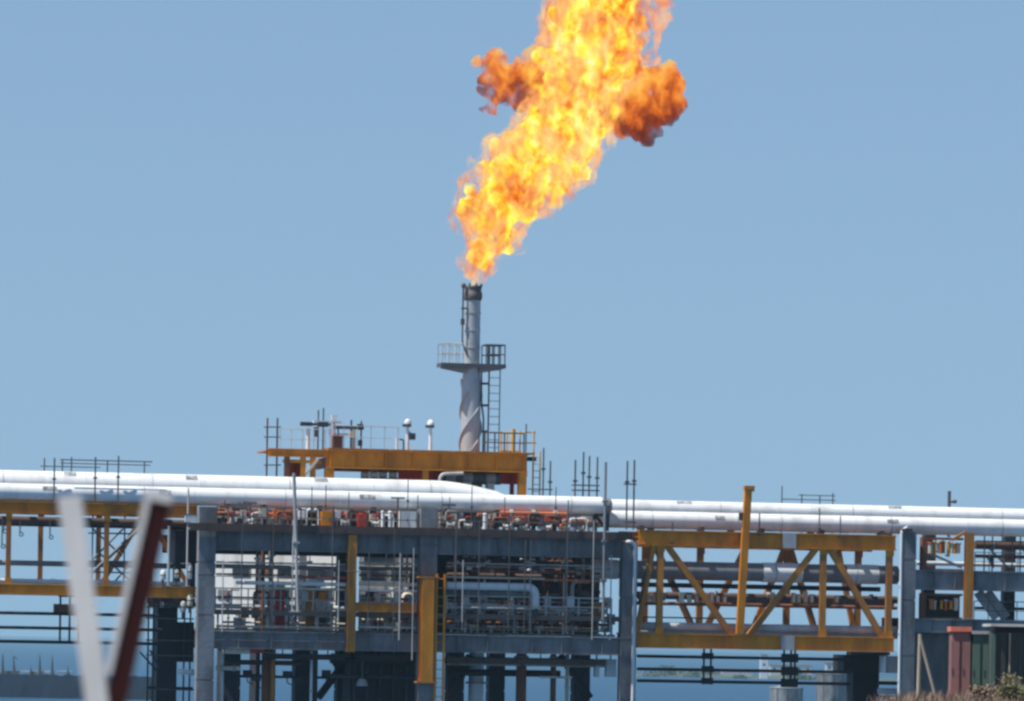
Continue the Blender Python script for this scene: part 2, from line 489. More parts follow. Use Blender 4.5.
for px, pt, lab, hullc in [(2, 653, 'moored boat with tall dark furled mast at breakwater, second mast from its outer end', 'cream'), (14, 655, 'moored boat with leaning dark furled sail behind breakwater', 'rust'), (29, 666, 'moored boat with short dark mast between two tall-masted boats', 'white_paint'),
                           (39, 654, 'moored pale boat with tall dark mast left of white cabin boat', 'cream'), (51, 655, 'moored boat with bright white cabin and tall dark mast', 'white_paint'), (66, 666, 'moored boat with short dark mast close to V-shaped post', 'white_paint')]:
    Y = 1185
    top = wq(px, pt, Y)
    bx = top.x
    t = thing('sailing_boat', lab, 'boat', (bx, Y, 0), 'boats moored behind the breakwater', WORLD)
    L_ = 4.2
    prof = [(-L_, 0), (-L_ * .9, .8), (-L_ * .3, 1.1), (L_ * .4, 1.0), (L_, .0), (L_ * .4, -1.0), (-L_ * .3, -1.1), (-L_ * .9, -.8)]
    m = MB()
    n = len(prof)
    m.add([(bx + x * .85, Y + y * .7, -.3) for x, y in prof] + [(bx + x, Y + y, 1.3 + .5 * (abs(x) / L_) ** 2) for x, y in prof], [(i, (i + 1) % n, n + (i + 1) % n, n + i) for i in range(n)] + [tuple(range(n, 2 * n))])
    part(t, 'hull', m, hullc)
    wz = wq(px, 671, Y).z
    wz = max(wz, 5.6)
    part(t, 'cabin', MB().box(bx - 1.6, bx + 1.3, Y - .8, Y + .8, 1.3, wz - .2).box(bx - 1.8, bx + 1.5, Y - .95, Y + .95, wz - .2, wz), 'white_paint' if k in (4, 5, 2) else hullc)
    lean = -.5 if k == 1 else .15 * (k % 3 - 1)
    m = MB().tube((bx + .4, Y - 1.0, 1.2), (bx + .4 + lean, Y - 1.0, top.z), .13, 6, .06)
    part(t, 'mast', m, 'sail_dark')
    m = MB().tube((bx + .42, Y - 1.0, 2.5), (bx + .42 + lean * .9, Y - 1.0, top.z - .5), .62, 7, .12)
    if k == 1:
        m.tube((bx + .3, Y - 1.0, 5.0), (bx + 2.4, Y - 1.0, 4.4), .5, 6, .3).tube((bx, Y - 1, top.z - .4), (bx + .9, Y - 1, top.z - .9), .2, 6, .1)
    part(t, 'furled_sail', m, 'sail_dark')
    k += 1

# even hazy air around everything below the sky
m = MB().box(-17500, 17500, -17000, 17500, -1.5, 62)
hz = bpy.data.objects.new('haze', m.mesh('haze', (0, 0, 0), 'soil'))
col.objects.link(hz)
hz['kind'] = 'stuff'
hm = bpy.data.materials.new('haze_air')
hm.use_nodes = True
hn = hm.node_tree
hn.nodes.clear()
ho = hn.nodes.new('ShaderNodeOutputMaterial')
pv = hn.nodes.new('ShaderNodeVolumePrincipled')
pv.inputs['Color'].default_value = (0.48, 0.78, 0.97, 1)
pv.inputs['Density'].default_value = 0.00011
pv.inputs['Anisotropy'].default_value = 0.0
hn.links.new(pv.outputs[0], ho.inputs['Volume'])
hz.data.materials[0] = hm
# ------------------------------------------------------------------ main platform
ZU1, ZU0 = zy(535, 420), zy(554, 420)       # upper deck beam top / bottom
ZL1, ZL0 = zy(634, 420), zy(652, 420)       # lower deck beam top / bottom
C1 = (sx(198.5), sx(215.5)); C2 = (sx(420), sx(437)); C3 = (sx(622.5), sx(637.5))
ZB = -2.0
DEPTH = 14.0
DK = ZU1 + 0.24                              # top of the upper deck

def column(parent, s0, s1, d0, d1, zt, material='frame_grey', seams=(), zb=ZB):
    m = MB()
    zs = sorted([zb] + [z for z in seams if zb < z < zt] + [zt])
    for a, b in zip(zs[:-1], zs[1:]):
        m.box(s0, s1, d0, d1, a + 0.03, b - 0.03)
    m.box(s0 + .05, s1 - .05, d0 + .05, d1 - .05, zb, zt - .05)
    return part(parent, 'column', m, material)

def beam(parent, s0, s1, d0, d1, z0, z1, stiff=(), material='frame_grey', name='beam', flange=0.0):
    m = MB().box(s0, s1, d0 + .12, d1, z0 + .08, z1 - .08)
    m.box(s0, s1, d0 + flange, d1 + .05, z0, z0 + .08).box(s0, s1, d0 + flange, d1 + .05, z1 - .08, z1)
    for s in stiff:
        m.box(s - .03, s + .03, d0 + .02, d0 + .12, z0 + .082, z1 - .082)
    return part(parent, name, m, material)

F = thing('platform_frame', 'grey steel platform frame of broad columns and two long deck beams', 'platform', ((C1[0] + C3[1]) / 2, 7, 0))
seam = [zy(562, 205), zy(615, 205), zy(575, 205), zy(680, 205)]
column(F, *C1, 0, .7, zy(506, 206), seams=seam)
column(F, *C2, 0, .7, zy(508, 427), seams=[zy(590), zy(680), zy(545)])
column(F, *C3, 0, .7, zy(541, 628), seams=[zy(640, 628), zy(598, 628)])
for (s0, s1) in ((C1[1], C2[0]), (C2[1], C3[0])):
    L_ = s1 - s0
    beam(F, s0, s1, .1, .8, ZU0, ZU1, [s0 + L_ * f for f in (.1, .33, .48, .5, .52, .75, .92)])
    beam(F, s0, s1, .1, .8, ZL0, ZL1, [s0 + L_ * f for f in (.12, .28, .52, .68, .9)])
# rear rows of legs and beams
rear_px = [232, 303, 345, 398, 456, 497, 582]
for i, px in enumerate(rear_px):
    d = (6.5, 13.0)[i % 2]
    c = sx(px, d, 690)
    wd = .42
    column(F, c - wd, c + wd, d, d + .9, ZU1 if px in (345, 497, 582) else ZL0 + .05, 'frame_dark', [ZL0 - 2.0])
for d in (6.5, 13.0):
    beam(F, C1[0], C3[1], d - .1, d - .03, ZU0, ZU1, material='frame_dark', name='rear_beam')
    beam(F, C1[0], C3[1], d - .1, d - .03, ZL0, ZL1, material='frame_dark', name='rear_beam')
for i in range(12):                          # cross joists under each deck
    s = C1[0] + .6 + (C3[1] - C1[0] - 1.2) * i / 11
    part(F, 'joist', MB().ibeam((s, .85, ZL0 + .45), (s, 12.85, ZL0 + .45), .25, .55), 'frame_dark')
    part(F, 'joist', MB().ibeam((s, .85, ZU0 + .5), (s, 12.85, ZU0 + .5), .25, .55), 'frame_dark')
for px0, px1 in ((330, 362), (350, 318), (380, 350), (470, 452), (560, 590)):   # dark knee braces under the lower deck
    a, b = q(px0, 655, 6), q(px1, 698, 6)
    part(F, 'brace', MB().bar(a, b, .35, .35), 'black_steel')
# deck plates: strips with real joints
def deck_strips(parent, s0, s1, d0, d1, z0, z1, n, material='grating'):
    for k in range(n):
        a, b = s0 + (s1 - s0) * k / n, s0 + (s1 - s0) * (k + 1) / n
        part(parent, 'deck_plate', MB().box(a + .02, b - .02, d0, d1, z0, z1), material)
deck_strips(F, C1[1] + .05, C3[0] - .1, -.25, 1.9, ZU1 + .02, DK, 14)
deck_strips(F, C1[1] + .05, C3[0] - .1, 4.6, 13.6, ZU1 + .02, DK, 14)
part(F, 'pipe_sleeper', MB().box(C1[1] + .05, C3[0] - .1, 3.0, 3.8, ZU1 + .02, DK), 'brown_steel')
deck_strips(F, C1[1] + .05, C3[0] - .1, .82, 13.6, ZL1 + .02, ZL1 + .12, 14)
part(F, 'toe_plate', MB().box(sx(188), C3[0] + .4, -.33, -.27, ZU1 - .02, DK + .12).box(sx(188), C1[1], -.27, -.03, ZU1, ZU1 + .06), 'brown_steel')
# conduit with a bent top on the right hand column
p0, p1 = q(628, 542.5, -.12), q(635, 550, -.12)
m = MB().path([Vector((p0.x, .2, p0.z)), Vector((p0.x, -.14, p0.z + .06)), Vector((p1.x, -.14, p0.z - .02)), Vector((p1.x, -.14, 0))], .085, 10, .35, 7)
solo('conduit_pipe', m, 'white_paint', 'thin white conduit bent over the top of grey column beside truss bridge', 'pipe')

# mezzanine walkway along the front
ZM1 = zy(613.5, 420); ZM0 = zy(618, 420)
W = thing('walkway', 'narrow steel walkway hung along the front between the two deck beams', 'walkway', ((C1[1] + C3[0]) / 2, .9, ZM0))
for k in range(16):
    a = C1[1] + (C3[0] - C1[1]) * k / 16
    b = C1[1] + (C3[0] - C1[1]) * (k + 1) / 16
    part(W, 'deck_plate', MB().box(a + .02, b - .02, .5, 1.6, ZM1 - .07, ZM1), 'grating')
part(W, 'edge_beam', MB().box(C1[1], C3[0], .42, .5, ZM0, ZM1 + .03), 'grating')
part(W, 'edge_beam', MB().box(C1[1], C3[0], 1.6, 1.68, ZM0, ZM1 + .03), 'galv')
for k in range(9):
    s = C1[1] + .3 + (C3[0] - C1[1] - .6) * k / 8
    part(W, 'support_post', MB().box(s - .05, s + .05, .9, 1.0, ZL1 + .1, ZM1 - .07), 'galv')

def handrail(s0, s1, d, z, n, label, h=1.0, material='galv', r=.032, group=None, ends=None):
    t = thing('handrail', label, 'handrail', ((s0 + s1) / 2, d, z), group)
    for k in range(n):
        s = s0 + (s1 - s0) * k / (n - 1)
        part(t, 'post', MB().tube((s, d, z), (s, d, z + h), r, 6), material)
    part(t, 'top_rail', MB().tube((s0, d, z + h), (s1, d, z + h), r * 1.1, 6), material)
    part(t, 'mid_rail', MB().tube((s0, d, z + h * .5), (s1, d, z + h * .5), r * .9, 6), material)
    return t
handrail(sx(216, .46), sx(346, .46), .46, ZM1, 9, 'steel handrail on the walkway between left grey column and ochre post', 1.08)
handrail(sx(360, .46), sx(417, .46), .46, ZM1, 4, 'short steel handrail on the walkway between ochre post and ochre column', 1.08)
handrail(sx(447, .46), sx(612, .46), .46, ZM1, 6, 'steel handrail on the walkway in front of the dark vessels', .92, r=.045)
handrail(sx(216, -.2), sx(300, -.2), -.2, DK, 6, 'upper deck handrail beside the left grey column', .95, 'tube_steel', .03)
handrail(sx(316, -.2), sx(416, -.2), -.2, DK, 7, 'upper deck handrail above the ochre post', .95, 'tube_steel', .028)
handrail(sx(440, -.2), sx(592, -.2), -.2, DK, 10, 'upper deck handrail below the free end of the white pipe', .95, 'tube_steel', .03)

# ochre steel in front of the frame
t = thing('ochre_post', 'tall ochre post crossing both deck beams with a horizontal ochre arm', 'post', (sx(352.5), -.3, zy(652, 352)))
a = sx(348.5, -.3); b = sx(356.5, -.3)
part(t, 'post', MB().ibeam(((a + b) / 2, -.1, zy(652, 352)), ((a + b) / 2, -.1, zy(535, 352)), .42, .38, .05, .04, up=(0, 1, 0)), 'ochre_rust')
part(t, 'arm', MB().ibeam((b - .05, -.12, zy(607.5, 390)), (sx(417, -.1), -.12, zy(607.5, 390)), .3, .46, .06, .05), 'ochre')
for z in (560, 590, 630):
    part(t, 'bracket', MB().box(a - .06, b + .06, .02, .12, zy(z, 352) - .12, zy(z, 352) + .12), 'ochre_rust')
t = thing('ochre_column', 'thick ochre column standing before the middle grey column', 'column', (sx(426), -.3, zy(681)))
part(t, 'shaft', MB().ibeam((sx(426), -.32, zy(681)), (sx(426), -.32, zy(578)), .62, .74, .07, .05, up=(0, 1, 0)), 'ochre')
part(t, 'cap_plate', MB().box(sx(416), sx(437), -.7, .0, zy(578), zy(576.5)), 'ochre_rust')
part(t, 'base_plate', MB().box(sx(416), sx(437), -.7, .0, zy(683), zy(681)), 'ochre_rust')

def ladder(s0, s1, d, z0, z1, label, material='ochre_rust', step=.3, w_=.07, cage=False):
    t = thing('ladder', label, 'ladder', ((s0 + s1) / 2, d, z0))
    for s in (s0, s1):
        part(t, 'side_rail', MB().box(s - w_ / 2, s + w_ / 2, d - .04, d + .04, z0, z1), material)
    n = int((z1 - z0) / step)
    for k in range(n):
        z = z0 + step * (k + .5)
        part(t, 'rung', MB().tube((s0, d, z), (s1, d, z), .022, 5), material)
    if cage:
        for k in range(int((z1 - z0 - 2) / .9)):
            z = z0 + 2.2 + .9 * k
            m = MB()
            pts = [(( s0 + s1) / 2 + .38 * cos(pi * j / 6 + pi), d - .0 - .6 * sin(pi * j / 6), z) for j in range(7)]
            m.path(pts, .02, 4, .05, 2)
            part(t, 'cage_hoop', m, material)
    return t
ladder(sx(437, -.5), sx(445, -.5), -.5, 2.0, zy(574, 440), 'rusty ochre ladder running down beside the thick ochre column', 'ochre', .45, .11)

# ------------------------------------------------------------------ big white pipes on top
def big_pipe(name, p, r, rad, label, cat='pipe', material='white_clad', bands=8, tags=(), end=None, extra=None):
    p, r = V(p), V(r)
    t = thing(name, label, cat, (p + r) / 2 - Vector((0, 0, rad)))
    m = MB()
    if extra:
        m.path([p, r] + extra, rad, 28, rad * 2.2, 8)
    else:
        m.tube(p, r, rad, 28)
    part(t, 'pipe_shell', m, material)
    for k in range(bands):
        c = p + (r - p) * ((k + .5 + rng.uniform(-.2, .2)) / bands)
        dx = (r - p).normalized() * .025
        part(t, 'band', MB().tube(c - dx, c + dx, rad + .008, 28), 'white_paint' if k % 3 else 'galv')
    for f, a0, wd in tags:
        c = p + (r - p) * f
        ax = (r - p).normalized()
        m = MB()
        n = 6
        vs = []
        for j in range(n):
            an = a0 + .5 * j / (n - 1)
            off = Vector((0, -cos(an), sin(an))) * (rad + .012)
            vs += [c + off - ax * wd, c + off + ax * wd]
        m.add(vs, [(2 * j, 2 * j + 1, 2 * j + 3, 2 * j + 2) for j in range(n - 1)], True)
        part(t, 'stencil_patch', m, 'marking')
    return t
RN = .45
zN = zy(499, 300, 1.5)
pe = q(611, 504, 1.5)
big_pipe('white_pipe', (sx(-30, 1.5), 1.5, zN), (pe.x - .5, 1.5, zN), RN, 'large white clad pipe with a free end above the middle deck', bands=13, tags=[(.12, .3, .35), (.30, .1, .3), (.62, .2, .4)])
part(bpy.data.objects['white_pipe'], 'end_cap', MB().tube((pe.x - .5, 1.5, zN), (pe.x - .12, 1.5, zN), RN, 28, RN * .93).tube((pe.x - .12, 1.5, zN), (pe.x, 1.5, zN), RN * .93, 28, RN * .7), 'pipe_grey')
zB = zy(489.5, 300, 3.4)
eb = q(452, 490, 3.4)
big_pipe('white_pipe', (sx(-30, 3.4), 3.4, zB), (eb.x, 3.4, zB), .62, 'largest white clad pipe turning down beside the red girders', bands=10, tags=[(.45, .6, .3), (.72, .7, .35), (.2, .7, .3)], extra=[(eb.x + 2.4, 3.4, zB - .5), (eb.x + 3.0, 3.4, zB - 1.0)])
zR = zy(521, 700, 2.2)
big_pipe('white_pipe', (sx(520, 2.2), 2.2, zR), (sx(1060, 2.2), 2.2, zR), .44, 'lower white clad pipe resting on the right truss bridge', bands=14, tags=[(.36, .2, .25), (.68, .25, .3)])
zR2 = zy(509.5, 700, 3.6)
big_pipe('white_pipe', (sx(560, 3.6), 3.6, zR2), (sx(1060, 3.6), 3.6, zR2), .42, 'upper white clad pipe running behind along the right truss bridge', bands=11, tags=[(.24, .7, .4), (.66, .7, .35), (.02, .5, .2)])
# saddles under the pipes (each one a stand of its own)
def saddle(s, d, z0, zt, rad, label, group):
    t = thing('pipe_saddle', label, 'pipe support', (s, d, z0), group)
    part(t, 'stand', MB().box(s - .12, s + .12, d - .3, d + .3, z0, zt - rad * .55), 'brown_steel')
    part(t, 'cradle', MB().box(s - .16, s + .16, d - rad * .8, d + rad * .8, zt - rad * 1.04, zt - rad * .9), 'frame_grey')
for px in (225, 262, 318, 372, 445, 495, 552):
    saddle(sx(px, 1.5), 1.5, DK, zN, RN, 'squat steel saddle under the large white pipe on the upper deck', 'saddles under the large white pipe')
for px in (222, 300, 392, 440):
    saddle(sx(px, 3.4), 3.4, DK, zB, .62, 'tall steel saddle under the largest white pipe on the upper deck', 'saddles under the largest white pipe')

# ------------------------------------------------------------------ truss bridges
def truss(name, label, s0, s1, zt1, zt0, zb1, zb0, df, dr, posts_f, diag_f, posts_r, diag_r, wch=.36, wp=.32, material='ochre', rear_shade='ochre_rust', patches=()):  # rear steel: same paint as the front, its shade put into a browner ochre
    t = thing(name, label, 'bridge', ((s0 + s1) / 2, (df + dr) / 2, zb0))
    for d, mt in ((df, material), (dr, rear_shade)):
        part(t, 'top_chord', MB().ibeam((s0, d, (zt1 + zt0) / 2), (s1, d, (zt1 + zt0) / 2), wch, zt1 - zt0, .07, .06), mt)
        part(t, 'bottom_chord', MB().ibeam((s0, d, (zb1 + zb0) / 2), (s1, d, (zb1 + zb0) / 2), wch, zb1 - zb0, .07, .06), mt)
    for d, ps, dg, mt in ((df, posts_f, diag_f, material), (dr, posts_r, diag_r, rear_shade)):
        for s in ps:
            part(t, 'post', MB().box(s - wp / 2, s + wp / 2, d - wp * .4, d + wp * .4, zb1, zt0), 'ochre_rust')
            for z, sg in ((zb1, 1), (zt0, -1)):
                part(t, 'gusset', MB().box(s - wp * .65, s + wp * .65, d - wp * .46, d - wp * .41, min(z, z + sg * .3), max(z, z + sg * .3)), mt)
        for a, b in dg:
            part(t, 'diagonal', MB().bar((a, d, zt0 + .05), (b, d, zb1 - .05), wp * .75, wp * .95), 'ochre_rust')
    n = 9
    for k in range(n):
        s = s0 + .2 + (s1 - s0 - .4) * k / (n - 1)
        part(t, 'cross_beam', MB().ibeam((s, df + wch / 2, zb0 + .22), (s, dr - wch / 2, zb0 + .22), .2, .32), rear_shade)
        part(t, 'cross_beam', MB().ibeam((s, df + wch / 2, zt0 + .3), (s, dr - wch / 2, zt0 + .3), .2, .32), rear_shade)
    for px in patches:
        for zc0, zc1 in ((zt0, zt1), (zb0, zb1)):
            part(t, 'splice_plate', MB().box(px - .35, px + .35, df - wch / 2 - .02, df - wch / 2 - .002, zc0 + .01, zc1 - .01), 'galv')
    return t
d = .6
S = lambda px: sx(px, d)
rz = [zy(y, 770, d) for y in (532.5, 548, 635, 650)]
TR = truss('truss_bridge', 'long ochre truss bridge carrying two white pipes to the right hand frame', S(638), S(895), *rz, d, 5.0,
           [S(660), S(823), S(889)], [(S(666), S(733)), (S(816), S(750)), (S(829), S(884)), (S(653), S(638))],
           [sx(700, 5), sx(787, 5), sx(858, 5), sx(645, 5)], [(sx(655, 5), sx(697, 5)), (sx(745, 5), sx(704, 5)), (sx(790, 5), sx(818, 5)), (sx(784, 5), sx(752, 5)), (sx(838, 5), sx(856, 5))], patches=(S(788),))
for px in (640, 700, 760, 820, 880):
    saddle(sx(px, 2.2), 2.2, zR - .44 - .18, zR, .44, 'low steel saddle under the lower white pipe on the truss bridge', 'saddles on the truss bridge')
for px in (650, 730, 810, 888):
    saddle(sx(px, 3.6), 3.6, rz[1] + .46, zR2, .42, 'tall steel saddle under the upper white pipe on the truss bridge', 'tall saddles on the truss bridge')
t = thing('davit_post', 'leaning ochre davit post taller than the pipes on the truss bridge', 'post', q(739, 634, .2))
a, b = q(739.5, 634, .22), q(748, 489, .22)
part(t, 'shaft', MB().bar(a, b, .36, .3, up=(0, 1, 0)), 'ochre')
part(t, 'head', MB().box(b.x - .22, b.x + .3, .02, .42, b.z - .02, b.z + .16).box(b.x + .12, b.x + .3, .06, .38, b.z - .12, b.z - .02), 'ochre_rust')
part(t, 'hook_plate', MB().box(b.x - .45, b.x - .2, .15, .3, b.z - 1.6, b.z - 1.2), 'brown_steel')

d = 1.2
lz = [zy(y, 100, d) for y in (503, 514.5, 585, 596)]
TL = truss('truss_bridge', 'slender ochre truss bridge left of the platform behind the V-shaped post', S(-30), S(196), *lz, d, 4.6,
           [S(8), S(106)], [], [sx(40, 4.6), sx(98, 4.6), sx(150, 4.6)], [(sx(142, 4.6), sx(100, 4.6)), (sx(148, 4.6), sx(190, 4.6))], .28, .24)
t = thing('scaffold_brace', 'crossed dark scaffold tubes inside the slender left truss', 'scaffolding', (sx(108, 3), 3, lz[2] - .1))
for a, b in (((92, 528), (122, 556)), ((124, 528), (92, 560)), ((96, 550), (135, 585)), ((140, 528), (93, 572)), ((133, 560), (112, 585))):
    part(t, 'tube', MB().tube(q(a[0], a[1], 3), q(b[0], b[1], 3), .05 if a[0] < 140 else .1, 6), 'tube_steel')
for px in (92, 97, 124):
    part(t, 'standard', MB().tube((sx(px, 3.1), 3.1, lz[2] - .1), (sx(px, 3.1), 3.1, lz[1] + .1), .04, 6), 'tube_steel')
for y in (533, 561, 572):
    part(t, 'ledger', MB().tube(q(88, y, 3.05), q(140, y + .9, 3.05), .045, 6), 'tube_steel')

def run(name, px0, py0, px1, d, rad, material, label, cat='pipe', n=10, flanges=0, group=None):
    a = q(px0, py0, d)
    b = Vector((sx(px1, d, py0), d, a.z))
    if not flanges:
        return solo(name, MB().tube(a, b, rad, n), material, label, cat, group)
    t = thing(name, label, cat, (a + b) / 2 - Vector((0, 0, rad)), group)
    part(t, 'pipe_shell', MB().tube(a, b, rad, n), material)
    for k in range(flanges):
        c = a + (b - a) * ((k + .5) / flanges)
        for o_ in (-.07, .03):
            part(t, 'flange', MB().tube(c + Vector((o_, 0, 0)), c + Vector((o_ + .045, 0, 0)), rad * 1.45, n), 'galv' if material != 'white_paint' else 'white_paint')
    return t
# inside the left truss
run('pipe', -30, 519, 190, 2.4, .2, 'brown_steel', 'dark brown pipe hung under the top chord of the slender left truss')
run('pipe', -30, 522, 188, 3.3, .16, 'black_steel', 'black pipe hung close behind the brown pipe in left truss')
run('pipe', -30, 562, 190, 3.8, .14, 'pipe_grey', 'grey pipe crossing mid height inside the slender left truss')
run('pipe', -30, 580, 190, 2.2, .12, 'white_paint', 'pale pipe lying low inside the slender left truss', flanges=4)
for px, y in ((2, 545), (20, 533), (50, 536), (4, 530), (72, 528), (150, 535)):
    p = q(px, y, 2.2)
    t = thing('hanger_rod', 'short dark rod with a hook hanging under the left truss pipes', 'hanger', p, 'rods hanging under the left truss')
    part(t, 'rod', MB().tube(p, (p.x, p.y, zy(520, px, 2.2)), .035, 5), 'tube_steel')
    part(t, 'hook', MB().ring(p + Vector((.06, 0, -.06)), .09, .03), 'tube_steel')
# three dark lines slung under each bridge
for i, y in enumerate((613, 627.5, 641.5)):
    run('cable_pipe', -30, y - .8, 162, 2.6, .085, 'cable_black', ('uppermost', 'middle', 'lowest')[i] + ' of three thin black lines slung under the left truss', 'pipe')
for i, y in enumerate((656, 668.8, 680.6)):
    run('cable_pipe', 637, y, 850, 3.0, .085, 'cable_black', ('uppermost', 'middle', 'lowest')[i] + ' of three thin black lines slung under the right truss', 'pipe')
def hanger_frame(pxs, d, zt, y0, label):
    p = q(pxs[0], y0, d)
    t = thing('pipe_hanger', label, 'hanger', p)
    for px in pxs:
        s = sx(px, d, y0)
        part(t, 'strap', MB().box(s - .05, s + .05, d - .13, d - .09, p.z - .12, zt), 'black_steel')
    return t, p
hf, p = hanger_frame((59.5, 69, 78), 2.6, lz[3] + .1, 641.5, 'dark strap hanger holding three black lines under left truss')
part(hf, 'clamp', MB().box(p.x - .3, p.x + 1.6, 2.3, 2.9, zy(612, 60, 2.6) - .02, zy(604, 60, 2.6)), 'rust')
part(hf, 'clamp', MB().box(p.x - .1, p.x + 1.6, 2.46, 2.5, zy(597, 60, 2.6), zy(595, 60, 2.6)), 'black_steel')
hf, p = hanger_frame((703, 710), 3.0, rz[3] + .1, 682, 'dark paired strap hanger under the truss bridge beside the column')
for y in (656, 669, 681):
    part(hf, 'clamp', MB().box(p.x - .12, p.x + .5, 2.84, 2.9, zy(y, 705, 3) - .16, zy(y, 705, 3) + .16), 'black_steel')
hf, p = hanger_frame((783, 790, 794), 3.0, rz[3] + .1, 684, 'wide dark strap hanger under the splice of the truss bridge')
for y in (658, 671, 683):
    part(hf, 'clamp', MB().box(p.x - .15, p.x + .75, 2.84, 2.9, zy(y, 788, 3) - .22, zy(y, 788, 3) + .22), 'black_steel')

# inside the right truss
run('pipe', 600, 569, 897, 2.4, .47, 'pipe_grey', 'thick grey pipe running through the middle of the truss bridge', flanges=0, n=20)
for px0, px1, py, lab in ((762, 801, 569.5, 'white lagged sleeve on the thick grey pipe at the bridge splice'), (845, 877, 572, 'white lagged sleeve on the thick grey pipe near bridge end'), (592, 617, 566.5, 'white lagged sleeve on the thick grey pipe beside grey column')):
    a = q(px0, py, 2.4); a.z = q(600, 569, 2.4).z
    b = Vector((sx(px1, 2.4, py), 2.4, a.z))
    t = thing('pipe_sleeve', lab, 'pipe sleeve', (a + b) / 2 - Vector((0, 0, .5)))
    part(t, 'shell', MB().tube(a, b, .5, 20), 'white_paint')
    part(t, 'band', MB().tube(a + (b - a) * .3, a + (b - a) * .33, .51, 20), 'galv')
run('pipe', 637, 595, 897, 3.2, .2, 'brown_steel', 'brown pipe in the truss bridge below the thick grey pipe', flanges=5)
run('pipe', 637, 603, 897, 1.2, .1, 'rust', 'thin rusty pipe in the truss bridge above the walkway pipe')
run('pipe', 637, 584.5, 880, 4.2, .13, 'cable_black', 'black pipe behind the thick grey pipe in the truss bridge')
run('pipe', 637, 626, 897, 1.3, .22, 'galv', 'pale grey pipe lying low along the truss bridge bottom', n=14)
run('pipe', 637, 631.5, 897, 3.4, .16, 'galv', 'galvanised pipe lying behind the pale grey pipe on bridge bottom')
run('pipe', 640, 617, 740, 3.8, .04, 'tube_steel', 'thin tube rail inside the truss bridge beside the grey column')
t = thing('cable_tray', 'dark cable tray with side rails hung inside the truss bridge', 'cable tray', (sx(800, 2.9), 2.9, zy(603, 800, 2.9)))
za, zb_ = zy(606, 770, 2.9), zy(598, 770, 2.9)
for dd in (2.6, 3.3):
    part(t, 'side_rail', MB().box(sx(716, 2.9), sx(893, 2.9), dd, dd + .05, za, zb_), 'brown_steel')
for k in range(24):
    s = sx(716, 2.9) + (sx(893, 2.9) - sx(716, 2.9)) * (k + .5) / 24
    part(t, 'rung', MB().box(s - .04, s + .04, 2.65, 3.3, za + .03, za + .08), 'brown_steel')
k = 0
for px in (641, 645, 649, 654, 682, 690, 697, 712, 718, 725, 773, 794, 799, 806, 812, 837, 858):
    s = sx(px, 1.0)
    zj = zy(603, px, 1.0)
    t = thing('junction_box', 'small orange junction box clipped to the thin rusty pipe in truss bridge', 'junction box', (s, 1.0, zj), 'orange boxes in the truss bridge')
    hgt = rng.uniform(.35, .6)
    part(t, 'case', MB().box(s - .1, s + .1, .92, 1.1, zj, zj + hgt), rng.choice(['orange_red', 'ochre', 'cream', 'orange_red']))
    part(t, 'lid', MB().box(s - .07, s + .07, .9, .918, zj + .04, zj + hgt - .04), 'cream')
# ------------------------------------------------------------------ right hand frame
R = thing('jetty_frame', 'grey frame with one tall column and two beams at the end of the truss bridge', 'platform', (sx(960, 1), 4, 0))
r0, r1 = sx(903, .3), sx(916, .3)
column(R, r0, r1, .3, .9, zy(531, 908, .3), seams=[zy(560, 908), zy(600, 908), zy(656, 908)])
sE = sx(1075, .5)
for (t0, t1) in ((570.5, 590.5), (619, 633)):
    beam(R, r1, sE, .45, 1.0, zy(t1, 960, .5), zy(t0, 960, .5), [sx(px, .5) for px in (935, 955, 976, 1005, 1040)])
part(R, 'panel', MB().box(r1, sx(951, 1.2), 1.05, 1.2, ZB, zy(633, 940, 1.1) + .02), 'panel_warm')
part(R, 'panel', MB().box(sx(951, 1.2) + .04, sE, 1.05, 1.2, ZB, zy(633, 940, 1.1) + .02), 'frame_dark')
cz = zy(531, 908, .3)
part(R, 'cap', MB().box(r0 - .1, r1 - .25, .2, 1.4, cz, cz + .12), 'brown_steel')
for px, d in ((930, 6.0), (1010, 6.0), (1060, 2.0)):
    s = sx(px, d)
    column(R, s - .3, s + .3, d, d + .6, zy(534, 960, d), 'frame_dark')
for z in (570.5, 619):
    beam(R, r1, sE, 6.2, 6.4, zy(z + 12, 960, 6), zy(z, 960, 6), material='frame_dark', name='rear_beam')
deck_strips(R, r1 + .02, sE, 1.1, 6.1, zy(570.5, 960, .5) - .25, zy(570.5, 960, .5) - .1, 8)
s = r0 - .09
t = thing('conduit_pipe', 'thin pale conduit running down the bright edge of the right hand column', 'pipe', (s, .35, -1))
part(t, 'pipe_shell', MB().path([(s, .35, -1.5), (s, .35, cz + .02), (s + .3, .35, cz + .2)], .075, 10, .2, 5), 'white_paint')
for k in range(6):
    part(t, 'clip', MB().box(s - .09, r0, .3, .4, 6 + 2.4 * k, 6.08 + 2.4 * k), 'galv')
